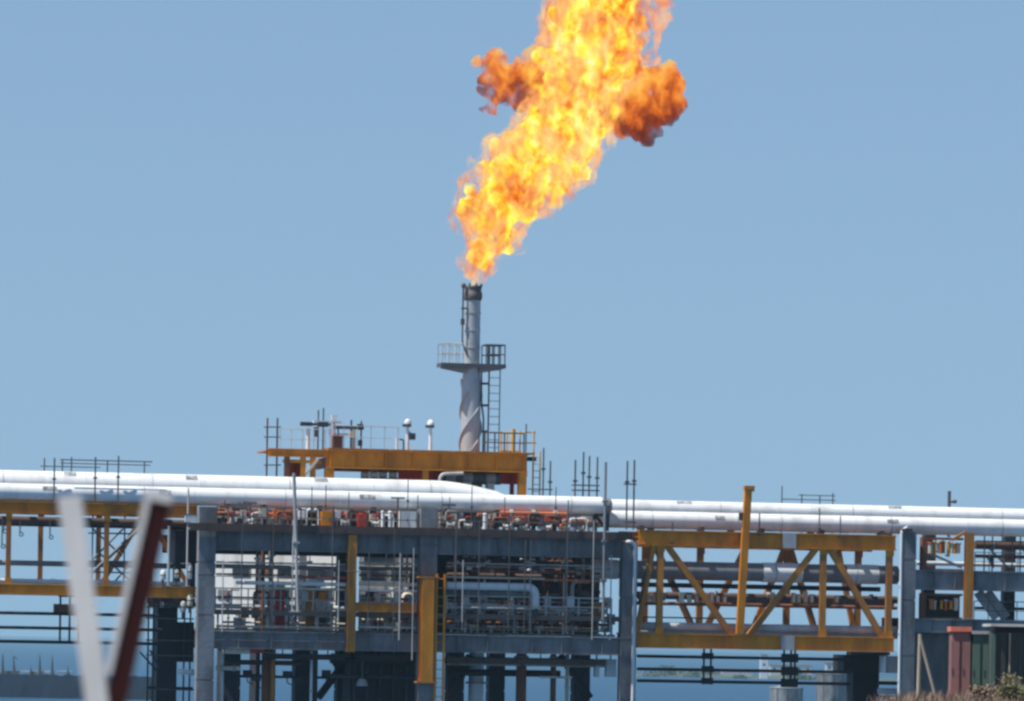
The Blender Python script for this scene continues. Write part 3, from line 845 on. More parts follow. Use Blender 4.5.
# leg and bracket below the bridge end, the leg's shade painted in as black
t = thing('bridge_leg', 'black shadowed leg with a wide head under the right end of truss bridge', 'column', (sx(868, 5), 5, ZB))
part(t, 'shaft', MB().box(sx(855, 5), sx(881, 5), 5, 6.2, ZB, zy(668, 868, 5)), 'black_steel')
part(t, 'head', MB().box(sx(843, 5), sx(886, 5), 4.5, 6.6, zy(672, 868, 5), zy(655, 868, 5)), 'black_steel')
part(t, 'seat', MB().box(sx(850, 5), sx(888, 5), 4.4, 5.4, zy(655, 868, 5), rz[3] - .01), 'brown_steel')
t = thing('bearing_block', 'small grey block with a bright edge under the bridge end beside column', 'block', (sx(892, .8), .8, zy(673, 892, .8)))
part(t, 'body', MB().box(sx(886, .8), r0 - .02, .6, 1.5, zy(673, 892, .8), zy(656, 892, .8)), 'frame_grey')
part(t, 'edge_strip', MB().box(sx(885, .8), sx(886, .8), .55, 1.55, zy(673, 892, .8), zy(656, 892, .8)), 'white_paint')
for i, y in enumerate((683, 691, 697)):
    run('pipe', 878, y, 902, 3.0, .1 if i != 1 else .16, ('cable_black', 'white_paint', 'rust')[i], ('thin black', 'pale', 'rusty')[i] + ' pipe passing below the bearing block beside black leg')
# ochre post with manifold bays
t = thing('ochre_post', 'ochre post standing on the right hand frame between its two beams', 'post', (sx(968.5, .4), .3, zy(619, 968, .4)))
part(t, 'post', MB().ibeam((sx(968.5, .3), .25, zy(619, 968, .3)), (sx(968.5, .3), .25, zy(533, 968, .3)), .42, .36, .05, .05, up=(0, 1, 0)), 'ochre_rust')
part(t, 'knee', MB().bar(q(952, 540, .3), q(966, 532, .3), .14, .14), 'ochre_rust')
def manifold(px0, px1, yt, yb, d, n, label, stems, back, short=0.0):
    a, b = sx(px0, d), sx(px1, d)
    z0, z1 = zy(yb, px0, d), zy(yt, px0, d)
    t = thing('valve_manifold', label, 'manifold', ((a + b) / 2, d, z0))
    part(t, 'frame', MB().box(a, a + .25, d, d + .5, z0, z1).box(a + .25, b, d, d + .5, z1 - .12, z1).box(a + .25, b, d, d + .5, z0, z0 + .1), 'rust')
    if back:
        part(t, 'back_plate', MB().box(a + .25, b, d + .45, d + .5, z0 + .1, z1 - .12), back)
    else:
        part(t, 'tie_bar', MB().bar((a + .2, d + .3, z1 - .7), (b, d + .3, z0 + .2), .3, .1), 'galv')
    for k in range(n):
        s = a + .35 + (b - a - .5) * (k + .5 + rng.uniform(-.2, .2)) / n
        r = rng.uniform(.06, .13)
        zt_ = z1 - rng.uniform(.15, .35) - short * .5
        zb_s = (z0 + .25 + short + rng.uniform(0, .1)) if back else z1 - rng.uniform(.75, 1.0)
        st = part(t, 'stem', MB().tube((s, d + .02, zb_s), (s, d + .02, zt_), r, 8).box(s - r * .5, s + r * .5, d + .02, d + .45, zb_s + .05, zb_s + .12), stems[k % len(stems)])
        part(st, 'cap', MB().tube((s, d + .02, zt_), (s, d + .02, zt_ + .07), r * 1.4, 8), 'cream' if k % 2 else 'orange_red')
zA, zBm = zy(571, 940, .5), zy(619, 940, .5)
manifold(922, 963, 537, 570.3, .55, 9, 'red framed manifold with cream and orange stems on the upper right beam', ['cream', 'ochre', 'cream', 'orange_red', 'ochre', 'yellow'], None)
manifold(922, 963, 593, 618.8, .7, 6, 'dark framed manifold with a row of orange stems on lower right beam', ['orange_red', 'cream', 'ochre', 'orange_red', 'ochre', 'cream'], 'black_steel', .2)
t = thing('stair', 'pale grey slanting stair stringers on the right hand frame', 'stairs', q(1002, 618, 2))
for o_ in (0, 9):
    part(t, 'stringer', MB().bar(q(978 + o_, 592, 2), q(997 + o_, 618, 2), .12, .5), 'galv')
for k in range(7):
    f = (k + .5) / 7
    p = q(978 + 19 * f, 592 + 26 * f, 2)
    part(t, 'tread', MB().box(p.x, p.x + .5, 2.0, 2.9, p.z - .03, p.z + .03), 'galv')
run('pipe', 975, 545, 1075, 3.0, .22, 'brown_steel', 'brown pipe high on the right hand frame beside ochre post', flanges=3)
run('pipe', 975, 556, 1075, 4.0, .1, 'rust', 'thin rusty pipe below the brown pipe on right hand frame')
run('pipe', 916, 563, 1075, 4.4, .12, 'white_paint', 'thin pale pipe just above the upper right beam')
run('pipe', 975, 608, 1075, 3.6, .08, 'tube_steel', 'thin dark pipe between the two right beams')
t = thing('scaffolding', 'dark scaffold tubes with a diagonal on the right hand frame', 'scaffolding', (sx(1000, 2.5), 2.5, zA))
for px in (984, 992, 1012, 1020, 1030):
    part(t, 'standard', MB().tube((sx(px, 2.5), 2.5, zA - .2), (sx(px, 2.5), 2.5, zy(536, 1000, 2.5)), .04, 6), 'tube_steel')
part(t, 'ledger', MB().tube(q(976, 541, 2.55), q(1032, 542, 2.55), .04, 6), 'tube_steel')
part(t, 'diagonal', MB().tube(q(992, 551, 2.6), q(1010, 570, 2.6), .05, 6), 'tube_steel')
part(t, 'bracket', MB().add([q(985, 556, 2.4), q(994, 556, 2.4), q(994, 569, 2.4), q(985, 556, 2.46), q(994, 556, 2.46), q(994, 569, 2.46)], [(0, 1, 2), (3, 5, 4), (0, 3, 4, 1), (1, 4, 5, 2), (2, 5, 3, 0)]), 'black_steel')
handrail(sx(975, .5), sx(1075, .5), .55, zA, 8, 'thin dark handrail on the upper right beam', 1.0, 'tube_steel', .025)
handrail(sx(975, .5), sx(1075, .5), .55, zBm, 8, 'thin dark handrail on the lower right beam', .95, 'tube_steel', .025)

# left end: leg by the left column, its shade painted in as black
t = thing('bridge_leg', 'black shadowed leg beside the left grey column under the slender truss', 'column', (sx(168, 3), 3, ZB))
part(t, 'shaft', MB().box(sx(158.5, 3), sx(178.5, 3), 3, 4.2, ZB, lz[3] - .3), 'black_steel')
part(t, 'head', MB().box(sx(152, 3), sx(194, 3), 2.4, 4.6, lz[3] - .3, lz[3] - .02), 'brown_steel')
part(t, 'shade_plate', MB().box(sx(178.6, 3), sx(196, 3), 3.3, 4.0, zy(662, 185, 3), zy(622, 185, 3)), 'black_steel')  # black sheet painted in for the shaded gap below the truss
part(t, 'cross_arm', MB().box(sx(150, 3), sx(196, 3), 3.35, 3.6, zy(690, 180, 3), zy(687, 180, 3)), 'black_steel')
t = thing('shade_block', 'black block filling the shaded gap on the left truss beside the left grey column', 'housing', (sx(184, 2.6), 2.6, lz[2]))
part(t, 'body', MB().box(sx(173, 2.6), sx(197, 2.6), 2.0, 4.0, zy(563, 185, 2.6), zy(531, 185, 2.6)), 'black_steel')  # black block added where the gap beside the column lies in shade
part(t, 'stand', MB().box(sx(175, 2.6), sx(180, 2.6), 2.4, 3.4, lz[2], zy(563, 185, 2.6)).box(sx(190, 2.6), sx(195, 2.6), 2.4, 3.4, lz[2], zy(563, 185, 2.6)), 'frame_dark')
part(t, 'lid', MB().box(sx(172, 2.6), sx(198, 2.6), 1.95, 4.05, zy(531, 185, 2.6), zy(529.5, 185, 2.6)), 'brown_steel')
for px in (168.5, 187):
    s = sx(px, .9)
    t = thing('scaffold_pole', ('thin pale' if px > 180 else 'grey') + ' pole standing on the left truss by the grey column', 'pole', (s, .9, lz[2]))
    part(t, 'tube', MB().tube((s, .9, lz[2]), (s, .9, zy(488 if px > 180 else 526, px, .9)), .045 if px > 180 else .07, 6), 'galv')
    part(t, 'base', MB().box(s - .12, s + .12, .8, 1.0, lz[2], lz[2] + .05), 'galv')
# pale sign box
t = thing('sign_box', 'small white box with a dark edge clamped under the left truss chord', 'sign box', q(190, 522, .85))
part(t, 'case', MB().box(sx(184, .85), sx(197, .85), .75, .98, zy(522, 190, .85), zy(515, 190, .85)), 'white_paint')
part(t, 'edge', MB().box(sx(183.4, .85), sx(197.6, .85), .74, .99, zy(515, 190, .85), zy(514, 190, .85)), 'tube_steel')
# white bits of kit beside the left column
for i, (px, py, h_, mt) in enumerate([(163, 580, .5, 'white_paint'), (176, 578, .45, 'cream'), (189, 579, .8, 'white_paint'), (183, 612, .55, 'galv'), (190, 606, .6, 'cream')]):
    p = q(px, py, 1.0)
    lab = ['white canister with a domed lid on left truss by the V-shaped post', 'cream canister on left truss between two white ones', 'tall white canister on left truss by the grey column', 'grey canister hung below the left truss', 'cream canister hung below the left truss by the column'][i]
    t = thing('canister', lab, 'canister', p, 'canisters by the left column')
    part(t, 'body', MB().lathe(p, [(.13, 0), (.15, .05), (.15, h_ * .75), (.11, h_ * .9), (.05, h_)], 12), mt)
    part(t, 'strap', MB().lathe(p + Vector((0, 0, h_ * .4)), [(.155, 0), (.155, .06)], 12), 'tube_steel')
    part(t, 'foot', MB().tube(p + Vector((0, .1, -.35)), p + Vector((0, .1, .01)), .06, 6), 'tube_steel')

# ------------------------------------------------------------------ inside the platform: cabins, vessels, pipes, valves
ZD = ZL1 + .12
def cabin(px0, px1, d0, d1, yt, label, wall, rows, name='cabin'):
    a, b = sx(px0, d0), sx(px1, d0)
    zt = zy(yt, (px0 + px1) / 2, d0)
    t = thing(name, label, 'cabin', ((a + b) / 2, d0, ZD))
    part(t, 'wall', MB().box(a, b, d0, d1, ZD, zt), wall)
    part(t, 'roof', MB().box(a - .1, b + .1, d0 - .15, d1 + .1, zt, zt + .1), 'galv')
    for (yA, yB, cells) in rows:
        for (c0, c1, mt) in cells:
            s0, s1 = sx(c0, d0), sx(c1, d0)
            zA_, zB_ = zy(yB, (c0 + c1) / 2, d0), zy(yA, (c0 + c1) / 2, d0)
            wd = part(t, 'window', MB().box(s0 - .06, s1 + .06, d0 - .06, d0 - .004, zA_ - .06, zB_ + .06), 'galv')
            part(wd, 'pane', MB().box(s0, s1, d0 - .085, d0 - .062, zA_, zB_), mt)
    return t
DM = 16.0
def module(px0, px1, yt, label, wall, cells, yaw=-30):
    """a cabin standing askew behind the platform on its own legs, so that the sun rakes its long side"""
    a = q(px0, 632, DM)
    w_ = (sx(px1, DM) - a.x) / (cos(YAW - radians(yaw)) + .35 * sin(YAW - radians(yaw)))
    dep = w_ * .35
    org = ORG + Vector((a.x * cos(YAW) - DM * sin(YAW), a.x * sin(YAW) + DM * cos(YAW), 0))
    fr = (org, radians(yaw))
    z0, zt = a.z, zy(yt, (px0 + px1) / 2, DM)
    h_ = zt - z0
    t = thing('cabin', label, 'cabin', (w_ / 2, dep / 2, z0), 'cabins behind the platform', fr)
    part(t, 'wall', MB().box(0, w_, 0, dep, z0, zt), wall)
    part(t, 'roof', MB().box(-.06, w_ + .06, -.06, dep + .06, zt, zt + .1), 'galv')
    part(t, 'floor_frame', MB().box(-.06, w_ + .06, -.06, dep + .06, z0 - .3, z0 - .002), 'frame_dark')
    for x_ in (.25, w_ - .25):
        part(t, 'leg', MB().box(x_ - .2, x_ + .2, dep / 2 - .2, dep / 2 + .2, ZB, z0 - .3), 'frame_dark')
    for (x0, x1, y0, y1, mt) in cells:
        wd = part(t, 'window', MB().box(x0 * w_ - .05, x1 * w_ + .05, -.06, -.004, z0 + h_ * y0 - .05, z0 + h_ * y1 + .05), 'galv')
        part(wd, 'pane', MB().box(x0 * w_, x1 * w_, -.085, -.062, z0 + h_ * y0, z0 + h_ * y1), mt)
    return t
module(214, 262, 551, 'bright white cabin with two dark windows seen beside the left grey column', 'white_clad', [(.45, .85, .7, .8, 'glass_dark'), (.1, .4, .42, .52, 'pipe_grey'), (.5, .7, .08, .18, 'glass_dark')])
module(263, 304, 551, 'bright white cabin with a narrow rust shutter seen in the left bay', 'white_clad', [(.05, .2, .7, .8, 'rust'), (.45, .8, .7, .8, 'glass_dark'), (.45, .75, .42, .55, 'glass_dark')])
module(305, 349, 551, 'bright white cabin with one long dark window seen beside the ochre post', 'white_clad', [(.06, .75, .68, .8, 'glass_dark'), (.3, .72, .42, .54, 'glass_dark'), (.35, .7, .06, .18, 'glass_dark')])
module(358, 418, 551, 'grey cabin with broad dark windows seen between ochre post and column', 'pipe_grey', [(.1, .7, .86, .97, 'glass_dark'), (.05, .5, .67, .8, 'glass_dark'), (.62, .85, .67, .8, 'glass_dark'), (.15, .48, .4, .52, 'glass_dark'), (.6, .7, .4, .54, 'white_clad'), (.1, .65, .05, .18, 'glass_dark')])
cabin(438, 600, 10.5, 13, 556, 'low black louvred housing at the back of the right bay', 'black_steel', [(600, 612, [(470 + 20 * k, 484 + 20 * k, 'frame_dark') for k in range(6)])], 'louvred_housing')

def vessel(px, d, rad, yt, label, material, yb=None):
    s = sx(px, d)
    zt = zy(yt, px, d)
    z0 = ZD if yb is None else zy(yb, px, d)
    t = thing('vessel', label, 'vessel', (s, d, z0))
    h_ = zt - z0
    part(t, 'shell', MB().lathe((s, d, z0 + .25), [(rad * .55, 0), (rad * .9, .1), (rad, .25), (rad, h_ - .6), (rad * .9, h_ - .4), (rad * .5, h_ - .27)], 20), material)
    part(t, 'skirt', MB().lathe((s, d, z0), [(rad * .8, 0), (rad * .8, .35)], 16), 'frame_dark')
    part(t, 'nozzle', MB().tube((s, d, zt - .05), (s, d, zt + .25), .12, 8), 'galv')
    for f in (.35, .7):
        part(t, 'band', MB().lathe((s, d, z0 + h_ * f), [(rad + .012, 0), (rad + .012, .07)], 20), 'galv')
    return t
vessel(555, 5.5, .85, 579, 'dark rounded vessel below the brown rack in the right bay', 'frame_dark')
vessel(583, 6.0, .7, 575, 'tall dark vessel beside grey column in the right bay', 'black_steel')
vessel(487, 7.0, .9, 592, 'squat dark vessel under the white elbow pipe', 'frame_dark')
vessel(462, 6.5, .55, 598, 'small grey vessel beside the rusty ladder', 'pipe_grey')
vessel(408, 2.6, .35, 592, 'slim pale vessel behind the ochre arm', 'cream')
def tall_box(px0, px1, d, yt, mt, label):
    a, b = sx(px0, d), sx(px1, d)
    zt = zy(yt, px0, d)
    t = thing('switch_cabinet', label, 'cabinet', ((a + b) / 2, d, ZD))
    part(t, 'body', MB().box(a, b, d, d + .5, ZD, zt), mt)
    part(t, 'door', MB().box(a + .04, b - .04, d - .03, d - .002, ZD + .1, zt - .1), mt)
    part(t, 'canopy', MB().box(a - .04, b + .04, d - .08, d + .55, zt, zt + .06), 'tube_steel')
tall_box(276.5, 285.5, 1.9, 590, 'red_primer', 'tall maroon switch cabinet in the left bay')
tall_box(307.5, 316, 1.9, 586, 'ochre_rust', 'tall ochre switch cabinet in the left bay')

# white elbow pipe, right bay
a, b = q(447, 585, 0.32), q(528, 587, 0.32)
t = thing('elbow_pipe', 'white pipe bending down to a cream flange in the right bay', 'pipe', (b.x, 0.32, zy(608, 536, 0.32)))
zc = zy(586.5, 490, 0.32)
zf = zy(607, 537, 0.32)
part(t, 'pipe_shell', MB().path([(a.x, 0.32, zc), (sx(536, 0.32), 0.32, zc), (sx(536, 0.32), 0.32, zf)], .2, 14, .75, 8), 'white_paint')
part(t, 'flange', MB().tube((sx(536, 0.32), 0.32, zf - .08), (sx(536, 0.32), 0.32, zf + .06), .3, 14), 'cream')
part(t, 'leg', MB().tube((sx(536, 0.32), 0.32, ZM1), (sx(536, 0.32), 0.32, zf - .08), .13, 8), 'frame_dark')
part(t, 'leg', MB().tube((sx(460, 0.32), 0.32, ZM1), (sx(460, 0.32), 0.32, zc - .19), .08, 8), 'frame_dark')
run('pipe', 447, 592.5, 530, 1.0, .13, 'pipe_grey', 'grey pipe running just under the white elbow pipe', flanges=2)
# long runs across the bays
for px0, y, px1, d, r, mt, lab in [
        (216, 566, 346, 1.9, .12, 'pipe_grey', 'dull green-grey pipe high across the left bay'),
        (236, 582.5, 346, .2, .1, 'white_paint', 'long white pipe across the left bay at mid height'),
        (258, 588, 346, .3, .06, 'cream', 'thin cream pipe under the long white pipe in the left bay'),
        (216, 606, 346, 3.0, .13, 'white_paint', 'white pipe low across the left bay above the walkway'),
        (222, 622, 345, 2.7, .06, 'cream', 'thin cream pipe below the walkway in the left bay'),
        (359, 568, 417, 1.9, .1, 'pipe_grey', 'grey pipe high across the middle bay'),
        (359, 583.5, 417, .2, .1, 'cream', 'cream pipe across the middle bay above the ochre arm'),
        (359, 590, 417, .3, .06, 'white_paint', 'thin white pipe across the middle bay'),
        (359, 620, 417, 2.6, .09, 'cream', 'cream pipe below the walkway in the middle bay'),
        (447, 560, 596, 4.0, .1, 'brown_steel', 'brown pipe under the deck in the right bay'),
        (447, 568, 560, 3.2, .1, 'rust', 'rusty pipe under the deck in the right bay'),
        (447, 575, 598, 4.6, .14, 'brown_steel', 'thick brown pipe on the brown rack in the right bay'),
        (447, 603, 520, 3.6, .06, 'white_paint', 'thin white pipe before the squat vessel in the right bay'),
        (447, 622, 610, 2.6, .08, 'rust', 'rusty pipe below the walkway in the right bay'),
        (447, 628.5, 610, 1.8, .05, 'cream', 'thin cream pipe along the lower deck edge in the right bay')]:
    run('pipe', px0, y, px1, d, r, mt, lab)
# brown rack right bay
t = thing('pipe_rack', 'rust brown pipe rack filling the top of the right bay', 'pipe rack', (sx(565, 4.3), 4.3, ZD))
for px in (545, 562, 580, 597):
    part(t, 'upright', MB().box(sx(px, 4.3) - .08, sx(px, 4.3) + .08, 4.2, 4.36, ZD, ZU0), 'rust')
for y in (557, 565, 574, 581):
    part(t, 'rail', MB().box(sx(543, 4.3), sx(599, 4.3), 4.1, 4.19, zy(y, 570, 4.2) - .09, zy(y, 570, 4.2) + .09), 'brown_steel' if y != 565 else 'rust')
for k in range(9):
    px = 547 + 6 * k
    part(t, 'drop_pipe', MB().tube((sx(px, 4.0), 4.0, zy(581, px, 4)), (sx(px, 4.0), 4.0, ZU0), rng.uniform(.05, .13), 7), rng.choice(['rust', 'brown_steel', 'rust', 'black_steel', 'galv']))

# prototypes of small kit, then copies
def proto_valve(body='galv'):
    t = thing('valve', 'x', 'valve', (0, 0, 0))
    b_ = part(t, 'body', MB().tube((0, 0, 0), (0, 0, .3), .07, 8).tube((-.18, 0, .3), (.18, 0, .3), .1, 8).tube((-.2, 0, .3), (-.16, 0, .3), .16, 8).tube((.16, 0, .3), (.2, 0, .3), .16, 8), body)
    part(b_, 'stem', MB().tube((0, 0, .38), (0, 0, .68), .03, 6), 'tube_steel')
    part(t, 'handwheel', MB().ring((0, 0, .68), .17, .025, (0, .4, 1)).bar((-.17, 0, .68), (.17, 0, .68), .02, .02), 'red_primer')
    return t
def proto_box(mt):
    t = thing('instrument_box', 'x', 'instrument box', (0, 0, 0))
    part(t, 'stand', MB().tube((0, 0, 0), (0, 0, .5), .035, 6).box(-.12, .12, -.1, .1, 0, .03), 'galv')
    c = part(t, 'case', MB().box(-.18, .18, -.1, .12, .5, 1.0), mt)
    part(c, 'door', MB().box(-.15, .15, -.12, -.101, .53, .97), mt)
    return t
def proto_loop(mt, r=.06):
    t = thing('pipe_loop', 'x', 'pipe', (0, 0, 0))
    part(t, 'pipe_shell', MB().path([(-.5, 0, 0), (-.5, 0, .85), (.45, 0, .85), (.45, 0, 0)], r, 8, .18, 4), mt)
    for s in (-.5, .45):
        part(t, 'flange', MB().tube((s, 0, .12), (s, 0, .18), r * 1.8, 8), 'galv')
    return t
vp = proto_valve(); used = False
spots = [(228, 1.15, 'M'), (330, 1.2, 'M'), (372, 1.2, 'M'), (405, 1.2, 'M'), (455, 1.15, 'M'), (482, 1.2, 'M'), (500, 1.2, 'M'), (528, 1.2, 'M'), (560, 1.2, 'M'), (604, 1.2, 'M')]
for px, d, lv in spots:
    vp.scale = (1, 1, 1)
    place(vp, used, (sx(px, d), d, ZM1), label='small grey valve with red handwheel on the hung walkway', group='valves on the walkway', extra=rng.uniform(-.6, .6)); used = True
for px, d in [(240, 1.2), (296, 1.4), (366, 1.2), (392, 1.4), (408, 1.2), (452, 1.3), (472, 1.2), (492, 1.4), (515, 1.2), (540, 1.3), (574, 1.2), (606, 1.3)]:
    place(vp, True, (sx(px, d), d, ZD), label='small grey valve with red handwheel on the lower deck under the walkway', group='valves on the lower deck', extra=rng.uniform(-.6, .6))
for px, d in [(232, .5), (250, .6), (345, .5), (376, .5), (450, .5), (468, .6), (508, .5), (524, .6), (548, .5), (566, .5), (580, .5)]:
    place(vp, True, (sx(px, d, 525), d, DK), label='small grey valve with red handwheel on the upper deck edge', group='valves on the upper deck', extra=rng.uniform(-.6, .6))
BX = {m_: proto_box(m_) for m_ in ('white_paint', 'cream', 'galv', 'ochre', 'orange_red')}
ub = set()
cn = {'white_paint': 'white', 'cream': 'cream', 'galv': 'grey', 'ochre': 'ochre', 'orange_red': 'orange-red'}
def put_box(m_, base, where, sc_=1.0):
    o = place(BX[m_], m_ in ub, base, label=cn[m_] + ' instrument box on a stand ' + where, group=cn[m_] + ' boxes ' + where)
    o.scale = (sc_, 1, sc_)
    ub.add(m_)
for px, m_ in [(246, 'ochre'), (256, 'ochre'), (266, 'ochre'), (388, 'cream'), (374, 'white_paint'), (400, 'galv'), (459, 'white_paint'), (478, 'cream'), (505, 'galv'), (532, 'cream'), (553, 'galv'), (599, 'ochre'), (612, 'white_paint')]:
    put_box(m_, (sx(px, 1.75), 1.75, ZD), 'on the lower deck', 1.05 if px != 599 else 1.6)
for px, m_ in [(305, 'galv'), (323, 'ochre'), (378, 'cream'), (398, 'white_paint'), (466, 'white_paint'), (484, 'galv'), (548, 'galv'), (571, 'white_paint'), (608, 'cream')]:
    put_box(m_, (sx(px, 1.4), 1.4, ZM1), 'on the hung walkway', 1.0)
for px, m_ in [(228, 'cream'), (243, 'galv'), (262, 'cream'), (276, 'orange_red'), (288, 'orange_red'), (301, 'white_paint'), (331, 'ochre'), (337, 'white_paint'), (348, 'cream'), (362, 'orange_red'), (372, 'cream'), (442, 'cream'), (459, 'galv'), (484, 'white_paint'), (492, 'cream'), (514, 'galv'), (538, 'cream'), (556, 'orange_red'), (564, 'cream'), (572, 'white_paint'), (584, 'cream'), (590, 'galv')]:
    put_box(m_, (sx(px, .95, 525), .85, DK), 'on the upper deck', rng.uniform(.75, 1.0))
LP = {m_: proto_loop(m_, r_) for m_, r_ in (('white_paint', .06), ('rust', .07), ('pipe_grey', .08), ('brown_steel', .1))}
ul = set()
ln = {'white_paint': 'white', 'rust': 'rusty', 'pipe_grey': 'grey', 'brown_steel': 'brown'}
for lev, where, spots in (('D', 'on the lower deck', [(284, 2.0, 'pipe_grey'), (366, 2, 'white_paint'), (384, 2, 'brown_steel'), (468, 2.0, 'rust'), (486, 2.4, 'brown_steel'), (512, 2.0, 'white_paint'), (524, 2.4, 'rust'), (548, 2, 'pipe_grey'), (566, 2.2, 'brown_steel'), (588, 2, 'rust')]),
                          ('M', 'rising from the hung walkway', [(262, 1.5, 'rust'), (386, 1.5, 'white_paint'), (470, 1.5, 'pipe_grey'), (510, 1.5, 'rust'), (585, 1.5, 'brown_steel')]),
                          ('U', 'on the upper deck', [(238, 1.0, 'brown_steel'), (256, .6, 'white_paint'), (284, .7, 'rust'), (312, .6, 'white_paint'), (356, .6, 'rust'), (388, .6, 'white_paint'), (452, .6, 'pipe_grey'), (476, .7, 'brown_steel'), (500, .7, 'rust'), (520, .6, 'rust'), (534, .5, 'brown_steel'), (552, .6, 'rust'), (578, .4, 'white_paint')])):
    for px, d, m_ in spots:
        z = {'D': ZD, 'M': ZM1, 'U': DK}[lev]
        o = place(LP[m_], m_ in ul, (sx(px, d), d, z), label=ln[m_] + ' inverted U-shaped pipe ' + where, group=ln[m_] + ' pipe loops ' + where, extra=rng.uniform(-.3, .3))
        o.scale = (rng.uniform(.5, 1.0), 1, rng.uniform(.75, 1.15) if lev != 'M' else rng.uniform(.9, 1.5))
        ul.add(m_)
# upper deck bigger kit
def cabinet(px0, px1, d, dep, yt, label, mt, doors=2):
    a, b = sx(px0, d, 520), sx(px1, d, 520)
    zt = zy(yt, px0, d)
    t = thing('cabinet', label, 'cabinet', ((a + b) / 2, d, DK))
    part(t, 'body', MB().box(a, b, d, d + dep, DK, zt), mt)
    for k in range(doors):
        w_ = (b - a) / doors
        dr_ = part(t, 'door', MB().box(a + w_ * k + .03, a + w_ * (k + 1) - .03, d - .03, d - .002, DK + .06, zt - .06), mt)
        part(dr_, 'handle', MB().box(a + w_ * (k + .75), a + w_ * (k + .75) + .03, d - .06, d - .03, (DK + zt) / 2 - .1, (DK + zt) / 2 + .1), 'tube_steel')
    return t
cabinet(400, 418, .35, .6, 510, 'white double-door cabinet on upper deck beside middle grey column', 'white_paint')
cabinet(322, 332, .4, .5, 511, 'ochre cabinet on the upper deck left of white posts', 'ochre', 1)
cabinet(358, 367, .4, .5, 514, 'maroon cabinet on the upper deck', 'red_primer', 1)
cabinet(463, 481, .6, .6, 516, 'dark steel cabinet on the upper deck right of the middle column', 'frame_dark', 2)
cabinet(435, 461, 2.6, .5, 512, 'broad cream cabinet on the upper deck under the large white pipe', 'cream', 3)
cabinet(246, 283, 2.5, .5, 513, 'broad grey cabinet on the upper deck in the left bay', 'galv', 4)
for px in (383, 390, 485):
    s = sx(px, .2, 520)
    t = thing('bollard_post', 'short white post with a round cap on the upper deck', 'post', (s, .2, DK), 'white posts on the upper deck')
    part(t, 'shaft', MB().tube((s, .2, DK), (s, .2, DK + .85), .1, 10), 'white_paint')
    part(t, 'cap', MB().lathe((s, .2, DK + .85), [(.12, 0), (.12, .04), (.05, .1)], 10), 'white_paint')
run('pipe', 500, 514.5, 566, .9, .2, 'orange_red', 'rust red pipe lying under the free end of the large white pipe', flanges=3)
run('pipe', 505, 521, 598, .6, .12, 'rust', 'rusty pipe on the upper deck edge below the rust red pipe', flanges=4)
run('pipe', 216, 513, 300, 1.0, .09, 'orange_red', 'thin orange-red pipe on the upper deck in the left bay', flanges=2)
run('pipe', 216, 517, 410, .9, .05, 'cream', 'thin cream pipe along the upper deck rail', flanges=5)
run('pipe', 440, 524, 520, .9, .09, 'brown_steel', 'brown pipe at the foot of the upper deck cabinets', flanges=3)
t = thing('knee_bracket', 'black triangular bracket beside the tall grey pole on the upper deck', 'bracket', q(602, 530, .2))
for a, b in (((594, 515), (609, 515)), ((595, 515), (607, 530)), ((608, 514), (607, 531)), ((594, 515), (594, 531))):
    part(t, 'bar', MB().bar(q(*a, .15), q(*b, .15), .16, .14), 'black_steel')

# below the lower deck: vertical pipes, brackets, white boxes
for i, (px, d, r, mt, y0, lab) in enumerate([(265, 2.0, .2, 'rust', 655, 'rusty pipe descending below the lower deck in the left bay'), (272, 2.2, .12, 'ochre_rust', 655, 'ochre pipe descending beside the rusty pipe below left bay'),
                                        (521, 2.0, .27, 'rust', 654, 'thick rust brown pipe descending below the right bay'), (553, 2.2, .15, 'rust', 654, 'thin rust brown pipe descending below the right bay'), (567, 2.4, .1, 'cream', 676, 'thin cream pipe descending below the right bay'),
                                        (476, 6.8, .4, 'white_clad', 672, 'pale wide pipe standing beyond the rusty ladder'), (222, 2.0, .07, 'white_paint', 652, 'thin white pipe descending beside the left grey column'), (311, 2.0, .07, 'white_paint', 680, 'thin white pipe descending below the left bay')]):
    s = sx(px, d, 690)
    t = thing('riser_pipe', lab, 'pipe', (s, d, -1))
    zt = ZL0 + .4 if y0 < 660 else zy(y0, px, d)
    part(t, 'pipe_shell', MB().tube((s, d, -1.5), (s, d, ZL0 + .2), r, 12), mt)
    part(t, 'flange', MB().tube((s, d, zt - .6), (s, d, zt - .5), r * 1.4, 12), 'galv')
t = thing('pipe_tray', 'long pale and red tray slung beneath the left lower beam', 'tray', (sx(245, .5), .5, zy(653, 245, .5)))
part(t, 'pan', MB().box(sx(226, .5), sx(251, .5), .4, 1.2, zy(654, 245, .5), ZL0 - .002), 'cream')
part(t, 'pan', MB().box(sx(251.3, .5), sx(266, .5), .4, 1.2, zy(653, 245, .5), ZL0 - .002), 'red_primer')
for px, py, w_, h_, lab in ((597, 675, 4, 9, 'slim'), (611, 675, 10, 9, 'square')):
    p = q(px, py, 1.5)
    t = thing('hanging_box', lab + ' white box hung under lower deck beside the right grey column', 'box', p)
    hw = w_ * .025
    part(t, 'case', MB().box(p.x - hw, p.x + hw, 1.4, 1.9, p.z - .1, p.z - .1 + h_ * .1), 'white_paint')
    part(t, 'hanger', MB().tube((p.x, 1.65, p.z - .1 + h_ * .1), (p.x, 1.65, ZL0 + .2), .04, 6), 'tube_steel')
p = q(362, 686, 2.0)
t = thing('floodlight', 'grey floodlight hung low under the lower deck behind the ochre post', 'lamp', p)
part(t, 'housing', MB().lathe(p, [(.3, 0), (.26, .2), (.15, .36)], 12), 'galv')
part(t, 'rod', MB().tube(p + Vector((0, 0, .36)), (p.x, p.y, ZL0 + .2), .04, 6), 'tube_steel')
